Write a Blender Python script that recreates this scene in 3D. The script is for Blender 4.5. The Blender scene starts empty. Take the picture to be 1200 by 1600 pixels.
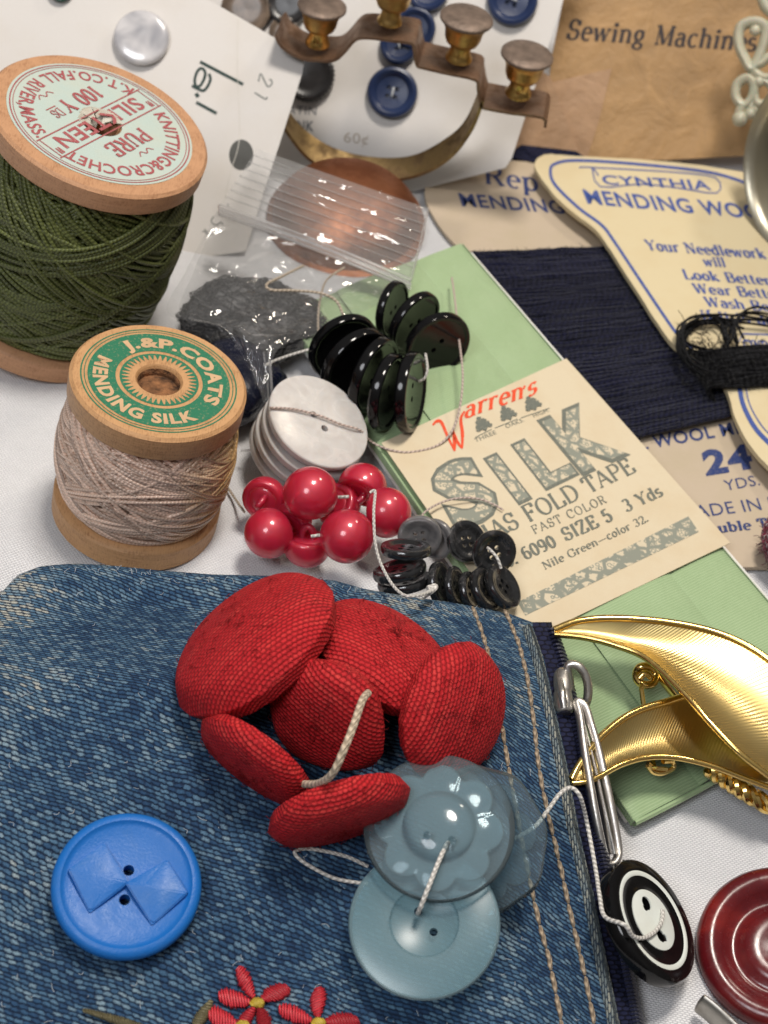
import bpy, bmesh, math, random
import numpy as np
from mathutils import Vector as V, Matrix, noise as mnoise

# ------------------------------------------------------------------ camera, world, lamps, exposure
S = bpy.context.scene
COL = S.collection
S.unit_settings.system = 'METRIC'
S.unit_settings.scale_length = 0.01          # one unit = one centimetre
random.seed(7)
RNG = np.random.default_rng(11)
PI = math.pi
def rad(d): return d * PI / 180

PITCH, ROLL, VFOV, DIST = 46.0, 12.0, 36.0, 24.0
_c, _r = rad(PITCH), rad(ROLL)
FW = V((0, math.cos(_c), -math.sin(_c)))
_u0 = V((0, math.sin(_c), math.cos(_c)))
RT = V((1, 0, 0)) * math.cos(_r) + _u0 * math.sin(_r)
UP = -V((1, 0, 0)) * math.sin(_r) + _u0 * math.cos(_r)
CAM = -FW * DIST
FPX = 800 / math.tan(rad(VFOV / 2))
cam = bpy.data.cameras.new('camera')
cam_o = bpy.data.objects.new('camera', cam)
COL.objects.link(cam_o)
cam_o.matrix_world = Matrix(((RT.x, UP.x, -FW.x, CAM.x), (RT.y, UP.y, -FW.y, CAM.y), (RT.z, UP.z, -FW.z, CAM.z), (0, 0, 0, 1)))
cam.sensor_fit = 'VERTICAL'
cam.sensor_height = 24
cam.lens = 12 / math.tan(rad(VFOV / 2))
cam.clip_start = 0.5
cam.clip_end = 400
cam.dof.use_dof = True
cam.dof.focus_distance = 20.4
cam.dof.aperture_fstop = 0.27
S.camera = cam_o

W = bpy.data.worlds.new('World'); S.world = W; W.use_nodes = True
wn = W.node_tree; bg = wn.nodes['Background']
tc = wn.nodes.new('ShaderNodeTexCoord'); sp = wn.nodes.new('ShaderNodeSeparateXYZ'); rp = wn.nodes.new('ShaderNodeValToRGB')
wn.links.new(tc.outputs['Generated'], sp.inputs[0]); wn.links.new(sp.outputs['Z'], rp.inputs[0]); wn.links.new(rp.outputs[0], bg.inputs[0])
rp.color_ramp.elements[0].position = 0.0; rp.color_ramp.elements[0].color = (0.16, 0.13, 0.11, 1)
rp.color_ramp.elements[1].position = 0.9; rp.color_ramp.elements[1].color = (0.86, 0.83, 0.80, 1)
bg.inputs[1].default_value = 0.33

def lamp(name, loc, target, size, power, color, shape='DISK'):
    l = bpy.data.lights.new(name, 'AREA'); l.shape = shape; l.size = size; l.energy = power; l.color = color
    o = bpy.data.objects.new(name, l); COL.objects.link(o)
    o.location = loc
    o.rotation_euler = (V(target) - V(loc)).to_track_quat('-Z', 'Y').to_euler()
    return o
lamp('ceiling_lamp', (2.5, 4, 45), (0, 0, 0), 10.0, 16200, (1.0, 0.93, 0.84))
lamp('front_left_fill', (-14, -26, 38), (0, 0, 0), 16.0, 7800, (0.95, 0.965, 1.0))  # soft fill added at the front left to brighten near sides, no real window
lamp('table_lamp', (16, 24, 34), (0, 4, 0), 4.0, 2800, (1.0, 0.88, 0.72))

S.view_settings.view_transform = 'Standard'
S.view_settings.look = 'None'
S.view_settings.exposure = 0.0
S.view_settings.gamma = 1.0
S.view_settings.use_curve_mapping = False
S.cycles.use_denoising = True
S.cycles.max_bounces = 10
S.cycles.transparent_max_bounces = 24
S.cycles.transmission_bounces = 8
S.cycles.caustics_reflective = False
S.cycles.caustics_refractive = False
S.cycles.sample_clamp_indirect = 6

# ------------------------------------------------------------------ where a picture point lies on a real plane
def ray(px, py):
    return FW + RT * ((px - 600) / FPX) - UP * ((py - 800) / FPX)
def P(px, py, z=0.0):
    d = ray(px, py); return CAM + d * ((z - CAM.z) / d.z)
def PP(px, py, pl):
    p0, n = pl; d = ray(px, py); return CAM + d * ((p0 - CAM).dot(n) / d.dot(n))
def cmpx(p): return (p - CAM).dot(FW) / FPX
def flat(z): return (V((0, 0, z)), V((0, 0, 1)))
def lean(px, py, z, tilt, yaw=0.0):
    t, y = rad(tilt), rad(yaw)
    return (P(px, py, z), V((math.sin(t) * math.sin(y), -math.sin(t) * math.cos(y), math.cos(t))))
def frame(loc, n, x=None):
    n = n.normalized()
    if x is None: x = V((1, 0, 0))
    x = (x - n * x.dot(n)).normalized(); y = n.cross(x)
    return Matrix(((x.x, y.x, n.x, loc.x), (x.y, y.y, n.y, loc.y), (x.z, y.z, n.z, loc.z), (0, 0, 0, 1)))
def disc(px, py, a, b, th, side, z, spin=0.0):
    """frame and radius of a round thing seen as an ellipse (semi axes a, b in picture points, major axis at th degrees)"""
    p = P(px, py, z); v = (CAM - p).normalized()
    r = (RT - v * RT.dot(v)).normalized(); u = v.cross(r)
    if u.dot(UP) < 0: u = -u
    t = rad(th)
    maj = r * math.cos(t) - u * math.sin(t); mi = r * math.sin(t) + u * math.cos(t)
    k = min(1.0, b / a); n = v * k + mi * (side * math.sqrt(1 - k * k))
    return frame(p, n, maj) @ Matrix.Rotation(rad(spin), 4, 'Z'), a * cmpx(p)

# ------------------------------------------------------------------ mesh helpers
class MB:
    def __init__(s): s.v = []; s.f = []; s.uv = []; s.n = 0
    def add(s, v, f, uv=None):
        v = np.asarray([tuple(q) for q in v] if not isinstance(v, np.ndarray) else v, dtype=float).reshape(-1, 3)
        s.v.append(v); s.f.extend([[i + s.n for i in q] for q in f])
        s.uv.append(np.zeros((len(v), 2)) if uv is None else np.asarray(uv, dtype=float)); s.n += len(v)
        return s
    def xf(s, m):
        A = np.array(m)
        s.v = [q @ A[:3, :3].T + A[:3, 3] for q in s.v]; return s
    def build(s, name, mat, parent=None, smooth=True, local=False, angle=40):
        vs = np.concatenate(s.v) if s.v else np.zeros((0, 3))
        uv = np.concatenate(s.uv) if s.uv else np.zeros((0, 2))
        if parent is not None and not local:
            A = np.array(world_of(parent).inverted()); vs = vs @ A[:3, :3].T + A[:3, 3]
        me = bpy.data.meshes.new(name)
        me.from_pydata(vs.tolist(), [], s.f)
        l = me.uv_layers.new(name='UVMap')
        idx = np.empty(len(me.loops), dtype=np.int32); me.loops.foreach_get('vertex_index', idx)
        l.data.foreach_set('uv', uv[idx].astype(np.float32).ravel())
        return link(name, me, mat, parent, smooth, angle)
def world_of(o):
    m = o.matrix_basis.copy()
    while o.parent: o = o.parent; m = o.matrix_basis @ m
    return m
def link(name, me, mat, parent=None, smooth=True, angle=40):
    if smooth:
        me.shade_smooth()
        if angle: me.set_sharp_from_angle(angle=rad(angle))
    if mat: me.materials.append(mat)
    o = bpy.data.objects.new(name, me); COL.objects.link(o); o.parent = parent
    return o
def tag(o, label, cat, group=None):
    o['label'] = label; o['category'] = cat
    if group: o['group'] = group
    return o
def thing(name, label, cat, m=None, group=None):
    o = bpy.data.objects.new(name, None); COL.objects.link(o); o.empty_display_size = .2
    if m is not None: o.matrix_basis = m
    return tag(o, label, cat, group)
def at(p): return Matrix.Translation(p)

def lathe(prof, segs=64, mb=None, caps=True, uvc=False):
    mb = mb or MB(); n = len(prof); vs = []; uv = []; arc = 0; pr = prof[0]
    th = np.linspace(0, 2 * PI, segs, endpoint=False)
    f = []
    if uvc: arc = -sum(math.hypot(p[0] - q[0], p[1] - q[1]) for p, q in zip(prof, prof[1:]))
    for i, (r, z) in enumerate(prof):
        arc += math.hypot(r - pr[0], z - pr[1]); pr = (r, z)
        for t in th:
            vs.append((r * math.cos(t), r * math.sin(t), z)); uv.append((arc * math.cos(t), arc * math.sin(t)))
    for i in range(n - 1):
        for j in range(segs):
            k = (j + 1) % segs
            a, b, c, d = i * segs + j, i * segs + k, (i + 1) * segs + k, (i + 1) * segs + j
            f.append((d, c, b, a))
    if caps and prof[0][0] > 1e-6 : f.append(tuple(range(segs)))
    if caps and prof[-1][0] > 1e-6: f.append(tuple((n - 1) * segs + j for j in reversed(range(segs))))
    return mb.add(vs, f, uv)
def clean(me):
    bm = bmesh.new(); bm.from_mesh(me); bmesh.ops.remove_doubles(bm, verts=bm.verts, dist=1e-4)
    bmesh.ops.recalc_face_normals(bm, faces=bm.faces); bm.to_mesh(me); bm.free(); return me
def smooth_path(pts, n=12, closed=False):
    pts = [V(p) for p in pts]
    if len(pts) < 3: return [pts[0].lerp(pts[-1], i / n) for i in range(n + 1)]
    out = []; m = len(pts)
    for i in range(m if closed else m - 1):
        g = (lambda k: pts[k % m]) if closed else (lambda k: pts[max(0, min(m - 1, k))])
        a, b, c, d = g(i - 1), g(i), g(i + 1), g(i + 2)
        for k in range(n):
            t = k / n
            out.append(.5 * ((2 * b) + (c - a) * t + (2 * a - 5 * b + 4 * c - d) * t * t + (3 * b - a - 3 * c + d) * t ** 3))
    if not closed: out.append(pts[-1])
    return out
def tube(pts, r, sides=8, closed=False, mb=None, caps=True, flatten=None, uid=0):
    """round tube along points; r number or list; uv = (cm along, turn around)"""
    mb = mb or MB()
    p = np.array([tuple(q) for q in pts], dtype=float); n = len(p)
    if closed: t = np.roll(p, -1, 0) - np.roll(p, 1, 0)
    else: t = np.gradient(p, axis=0)
    t /= np.linalg.norm(t, axis=1)[:, None] + 1e-12
    nrm = np.zeros_like(p)
    a = np.array([0, 0, 1.0]) if abs(t[0][2]) < .9 else np.array([1.0, 0, 0])
    a -= t[0] * a.dot(t[0]); a /= np.linalg.norm(a)
    for i in range(n):
        a = a - t[i] * a.dot(t[i]); a /= np.linalg.norm(a) + 1e-12; nrm[i] = a
    bi = np.cross(t, nrm)
    rr = np.full(n, r) if np.isscalar(r) else np.asarray(r, dtype=float)
    th = np.linspace(0, 2 * PI, sides, endpoint=False)
    fx, fy = (1, 1) if flatten is None else flatten
    vs = p[:, None, :] + rr[:, None, None] * (nrm[:, None, :] * np.cos(th)[None, :, None] * fx + bi[:, None, :] * np.sin(th)[None, :, None] * fy)
    ln = np.concatenate([[0], np.cumsum(np.linalg.norm(np.diff(p, axis=0), axis=1))])
    uv = np.stack([np.repeat(ln + 40.0 * uid, sides), np.tile(th / (2 * PI), n)], 1)
    f = []
    for i in range(n if closed else n - 1):
        j2 = ((i + 1) % n) * sides; i0 = i * sides
        for j in range(sides):
            k = (j + 1) % sides
            f.append((i0 + j, i0 + k, j2 + k, j2 + j))
    if caps and not closed:
        f.append(tuple(reversed(range(sides)))); f.append(tuple((n - 1) * sides + j for j in range(sides)))
    return mb.add(vs.reshape(-1, 3), f, uv)
def box(c, s, m=None, mb=None):
    mb = mb or MB(); c = V(c); hx, hy, hz = [q / 2 for q in s]
    vs = [V((x * hx, y * hy, z * hz)) for x in (-1, 1) for y in (-1, 1) for z in (-1, 1)]
    vs = [(m @ q if m else q) + c for q in vs]
    return mb.add(vs, [(0, 1, 3, 2), (4, 6, 7, 5), (0, 4, 5, 1), (2, 3, 7, 6), (0, 2, 6, 4), (1, 5, 7, 3)])
def grid(fn, nu, nv, uvf=None, mb=None, flip=False):
    mb = mb or MB(); vs = []; uv = []; f = []
    for j in range(nv + 1):
        for i in range(nu + 1):
            u, v = i / nu, j / nv; p = fn(u, v); vs.append(tuple(p)); uv.append(uvf(u, v) if uvf else (u, v))
    for j in range(nv):
        for i in range(nu):
            a = j * (nu + 1) + i; q = (a, a + 1, a + nu + 2, a + nu + 1)
            f.append(tuple(reversed(q)) if flip else q)
    return mb.add(vs, f, uv)
def prism(poly, n, h, mb=None, holes=()):
    """flat plate: polygon (world points, top side) extruded by h against normal n"""
    mb = mb or MB(); k = len(poly); top = [V(p) for p in poly]; bot = [p - n * h for p in top]
    vs = top + bot
    f = [tuple(range(k)), tuple(reversed(range(k, 2 * k)))]
    for i in range(k):
        j = (i + 1) % k; f.append((i, i + k, j + k, j))
    x = (top[1] - top[0]).normalized(); y = n.cross(x)
    return mb.add(vs, f, [(p.dot(x), p.dot(y)) for p in vs])
def fix_normals(o):
    bm = bmesh.new(); bm.from_mesh(o.data); bmesh.ops.recalc_face_normals(bm, faces=bm.faces); bm.to_mesh(o.data); bm.free(); return o
def cut(o, cutters):
    """real holes: boolean with cutter meshes in the same local space"""
    tmp = []
    for mb in cutters:
        me = bpy.data.meshes.new('cutter')
        me.from_pydata(np.concatenate(mb.v).tolist(), [], mb.f); clean(me)
        c = bpy.data.objects.new('cutter', me); COL.objects.link(c); tmp.append(c)
        c.matrix_basis = world_of(o)
        m = o.modifiers.new('b', 'BOOLEAN'); m.operation = 'DIFFERENCE'; m.solver = 'EXACT'; m.object = c
    dg = bpy.context.evaluated_depsgraph_get()
    me = bpy.data.meshes.new_from_object(o.evaluated_get(dg)); o.modifiers.clear()
    mats = list(o.data.materials); o.data = me
    me.materials.clear()
    for q in mats: me.materials.append(q)
    for c in tmp: d = c.data; bpy.data.objects.remove(c); bpy.data.meshes.remove(d)
    me.shade_smooth(); me.set_sharp_from_angle(angle=rad(35))
    return o
def copy_thing(src, m, label, group=None):
    c = src.copy(); COL.objects.link(c); c.matrix_basis = m; c['label'] = label
    if group: c['group'] = group
    for ch in src.children:
        d = ch.copy(); COL.objects.link(d); d.parent = c
        for g in ch.children:
            e = g.copy(); COL.objects.link(e); e.parent = d
    return c
def sc(m, s): return m @ Matrix.Scale(s, 4)

# ------------------------------------------------------------------ node helpers
class NT:
    def __init__(s, name):
        s.m = bpy.data.materials.new(name); s.m.use_nodes = True; s.t = s.m.node_tree
        s.b = s.t.nodes['Principled BSDF']; s.out = s.t.nodes['Material Output']
    def n(s, t, **k):
        q = s.t.nodes.new(t)
        for a, b in k.items(): setattr(q, a, b)
        return q
    def put(s, sock, val):
        if hasattr(val, 'is_output'): s.t.links.new(val, sock)
        else:
            try: sock.default_value = val
            except Exception: sock.default_value = (*val, 1) if len(val) == 3 else val
    def math(s, op, a, b=0.0, c=None, clamp=False):
        q = s.n('ShaderNodeMath', operation=op, use_clamp=clamp); s.put(q.inputs[0], a); s.put(q.inputs[1], b)
        if c is not None: s.put(q.inputs[2], c)
        return q.outputs[0]
    def mix(s, f, a, b, mode='MIX'):
        q = s.n('ShaderNodeMix', data_type='RGBA', blend_type=mode); s.put(q.inputs[0], f); s.put(q.inputs[6], a); s.put(q.inputs[7], b); return q.outputs[2]
    def uv(s): return s.n('ShaderNodeTexCoord').outputs['UV']
    def ob(s): return s.n('ShaderNodeTexCoord').outputs['Object']
    def sep(s, v):
        q = s.n('ShaderNodeSeparateXYZ'); s.put(q.inputs[0], v); return q.outputs
    def comb(s, x, y, z=0.0):
        q = s.n('ShaderNodeCombineXYZ'); s.put(q.inputs[0], x); s.put(q.inputs[1], y); s.put(q.inputs[2], z); return q.outputs[0]
    def noise(s, v, scale, detail=3, rough=.55, dist=0.0):
        q = s.n('ShaderNodeTexNoise'); s.put(q.inputs['Vector'], v); q.inputs['Scale'].default_value = scale
        q.inputs['Detail'].default_value = detail; q.inputs['Roughness'].default_value = rough; q.inputs['Distortion'].default_value = dist
        return q.outputs['Fac']
    def white(s, v):
        q = s.n('ShaderNodeTexWhiteNoise', noise_dimensions='3D'); s.put(q.inputs['Vector'], v); return q.outputs['Value']
    def vor(s, v, scale, feature='F1'):
        q = s.n('ShaderNodeTexVoronoi', feature=feature); s.put(q.inputs['Vector'], v); q.inputs['Scale'].default_value = scale; return q
    def ramp(s, f, stops):
        q = s.n('ShaderNodeValToRGB'); s.put(q.inputs[0], f); e = q.color_ramp.elements
        while len(e) < len(stops): e.new(0.5)
        for k, (p, c) in enumerate(stops):
            e[k].position = p; e[k].color = (*c, 1) if len(c) == 3 else c
        return q.outputs[0]
    def mr(s, v, a, b, c=0.0, d=1.0):
        q = s.n('ShaderNodeMapRange'); s.put(q.inputs[0], v)
        for k, w in enumerate((a, b, c, d)): q.inputs[k + 1].default_value = w
        return q.outputs[0]
    def bump(s, h, dist=.01, strength=1.0, prev=None):
        q = s.n('ShaderNodeBump'); s.put(q.inputs['Height'], h); q.inputs['Distance'].default_value = dist; q.inputs['Strength'].default_value = strength
        if prev is not None: s.put(q.inputs['Normal'], prev)
        s.t.links.new(q.outputs[0], s.b.inputs['Normal']); return q.outputs[0]
    def set(s, **k):
        nm = dict(base='Base Color', rough='Roughness', metal='Metallic', spec='Specular IOR Level', trans='Transmission Weight', ior='IOR', alpha='Alpha',
                  sub='Subsurface Weight', subr='Subsurface Radius', subs='Subsurface Scale', coat='Coat Weight', coatr='Coat Roughness', sheen='Sheen Weight', sheenr='Sheen Roughness', aniso='Anisotropic')
        for a, b in k.items(): s.put(s.b.inputs[nm[a]], b)
        return s

def plain(name, base, rough=.5, var=.15, scale=3.0, bump=0.0, bscale=40.0, **k):
    n = NT(name); o = n.ob()
    f = n.noise(o, scale, 4)
    lo = tuple(c * (1 - var) for c in base); hi = tuple(min(1, c * (1 + var)) for c in base)
    n.set(base=n.ramp(f, [(.3, lo), (.7, hi)]), rough=rough, **k)
    if bump: n.bump(n.noise(o, bscale, 3), bump)
    return n.m
def paper(name, base, rough=.75, stain=(.55, .42, .25), amt=.35, fibre=.003, scale=1.2):
    n = NT(name); o = n.ob()
    f = n.noise(o, scale, 5, .6); g = n.noise(o, 28, 3)
    c = n.mix(n.mr(f, .45, .8, 0, amt), base, stain)
    c = n.mix(n.mr(g, .3, .7, 0, .12), c, tuple(q * .8 for q in base))
    n.set(base=c, rough=rough, spec=.3); n.bump(n.noise(o, 60, 4), fibre); return n.m
def ink(name, base, wear=.25, paper_c=(.7, .62, .48), scale=35):
    n = NT(name); o = n.ob(); f = n.noise(o, scale, 3, .7)
    n.set(base=n.mix(n.mr(f, .55, .72, 0, wear), base, paper_c), rough=.7, spec=.2); return n.m
def metal(name, base, rough=.2, tarnish=None, amt=.5, scale=2.5, bump=.002):
    n = NT(name); o = n.ob(); f = n.noise(o, scale, 6, .65)
    g = n.noise(o, 25, 3)
    r = n.math('ADD', n.math('MULTIPLY', g, .18), rough - .06)
    if tarnish:
        k = n.mr(f, .42, .62, 0, amt)
        n.set(base=n.mix(k, base, tarnish), rough=n.math('ADD', r, n.math('MULTIPLY', k, .35)), metal=1.0)
    else: n.set(base=base, rough=r, metal=1.0)
    if bump: n.bump(n.noise(o, 12, 4), bump)
    return n.m
def weave(name, su, sv, shift, stops, gap, dist=.012, fade=None, rough=.85, dirt=None, rot=0.0, wob=.12, sheen=.2, long=1.0, jitter=.5, fine=.0, slant=0.0, soft=.45, rowvar=0.0, wear=None):
    """woven cloth: rows of short thread floats, each with a tone of its own"""
    n = NT(name); uv = n.uv()
    if rot:
        q = n.n('ShaderNodeVectorRotate', rotation_type='Z_AXIS'); n.put(q.inputs['Vector'], uv); q.inputs['Angle'].default_value = rad(rot); uv = q.outputs[0]
    x, y, _ = n.sep(uv)
    wv = n.math('MULTIPLY', n.math('SUBTRACT', n.noise(uv, 2.2, 2), .5), wob)
    wv2 = n.math('MULTIPLY', n.math('SUBTRACT', n.noise(uv, 14, 2), .5), wob * .12)
    y = n.math('ADD', y, n.math('ADD', wv, wv2)); x = n.math('ADD', x, wv)
    if fine:
        y = n.math('ADD', y, n.math('MULTIPLY', n.math('SUBTRACT', n.noise(uv, 26, 3, .65), .5), fine)); x = n.math('ADD', x, n.math('MULTIPLY', n.math('SUBTRACT', n.noise(n.comb(y, x, 4.0), 22, 3, .65), .5), fine * 2))
    if slant: y = n.math('SUBTRACT', y, n.math('MULTIPLY', x, slant))
    vy = n.math('MULTIPLY', y, sv); row = n.math('FLOOR', vy)
    jit = n.math('MULTIPLY', n.white(n.comb(row, 3.7, 1.0)), jitter * .3)
    ux = n.math('ADD', n.math('ADD', n.math('MULTIPLY', x, su), n.math('MULTIPLY', row, shift)), jit); cell = n.math('FLOOR', ux)
    fu = n.math('MULTIPLY', n.math('SUBTRACT', n.math('FRACT', ux), .5), 2.0 / long)
    fv = n.math('MULTIPLY', n.math('SUBTRACT', n.math('FRACT', vy), .5), 2.0)
    fu4 = n.math('POWER', n.math('ABSOLUTE', fu), 2.6); fv2 = n.math('POWER', n.math('ABSOLUTE', fv), 2.0)
    h = n.math('SUBTRACT', 1.0, n.math('ADD', fu4, fv2), clamp=True)
    rnd = n.white(n.comb(cell, row, 0.0))
    big = n.noise(uv, .55, 4, .6) if fade is None else n.noise(uv, fade, 4, .6)
    tone = n.math('ADD', n.math('MULTIPLY', rnd, .55), n.math('MULTIPLY', n.mr(big, .3, .72), .5))
    if rowvar: tone = n.math('ADD', n.math('MULTIPLY', tone, 1 - rowvar), n.math('MULTIPLY', n.white(n.comb(7.3, row, 2.0)), rowvar))
    if wear:
        at_ = n.n('ShaderNodeAttribute', attribute_name=wear).outputs['Fac']; tone = n.math('ADD', tone, n.math('MULTIPLY', at_, n.mr(n.noise(uv, 5, 4, .7), .3, .7, .15, .75)))
    col = n.ramp(tone, stops)
    m = n.mr(h, .0, soft)
    if fine: m = n.math('MULTIPLY', m, n.mr(n.noise(uv, 70, 2), .25, .6, .35, 1.0))
    c = n.mix(m, gap, col)
    if dirt:
        d = n.noise(uv, 1.1, 5, .7); c = n.mix(n.mr(d, .55, .75, 0, dirt[1]), c, dirt[0])
    n.set(base=c, rough=rough, spec=.25, sheen=sheen)
    fib = n.math('MULTIPLY', n.noise(uv, 90, 2), .25)
    n.bump(n.math('ADD', n.math('SQRT', h), fib), dist)
    return n.m
def strand(name, base, light, twist=18.0, turns=1.0, dist=.012, rough=.5, sheen=.1, second=None, spec=.4, dark=.55):
    """twisted thread: oblique plies along a tube's uv"""
    n = NT(name); x, y, _ = n.sep(n.uv())
    idn = n.white(n.comb(n.math('FLOOR', n.math('DIVIDE', x, 40.0)), 1.0, 2.0)); vary = n.math('ADD', .62, n.math('MULTIPLY', idn, .6))
    s = n.math('SINE', n.math('ADD', n.math('MULTIPLY', x, twist * 2 * PI), n.math('ADD', n.math('MULTIPLY', y, 2 * PI * turns), n.math('MULTIPLY', idn, 40.0))))
    s01 = n.math('ADD', n.math('MULTIPLY', s, .5), .5)
    f = n.noise(n.ob(), 1.6, 3); g = n.noise(n.ob(), 40, 2)
    b2 = n.mix(n.mr(f, .42, .6), base, second) if second else base
    c = n.mix(n.math('MULTIPLY', s01, n.mr(g, .3, .7, .5, 1.0)), n.mix(dark, b2, (0, 0, 0)), n.mix(.35, b2, light))
    c = n.mix(1.0, c, n.comb(vary, vary, vary), 'MULTIPLY')
    n.set(base=c, rough=rough, sheen=sheen, spec=spec); n.bump(s01, dist); return n.m
# ------------------------------------------------------------------ lettering (flat printed ink as thin mesh)
_A = lambda cx, cy, rx, ry, a0, a1, n=14: [(cx + rx * math.cos(rad(a0 + (a1 - a0) * i / n)), cy + ry * math.sin(rad(a0 + (a1 - a0) * i / n))) for i in range(n + 1)]
_L = lambda *q: [(q[i], q[i + 1]) for i in range(0, len(q), 2)]
X = .66
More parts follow.
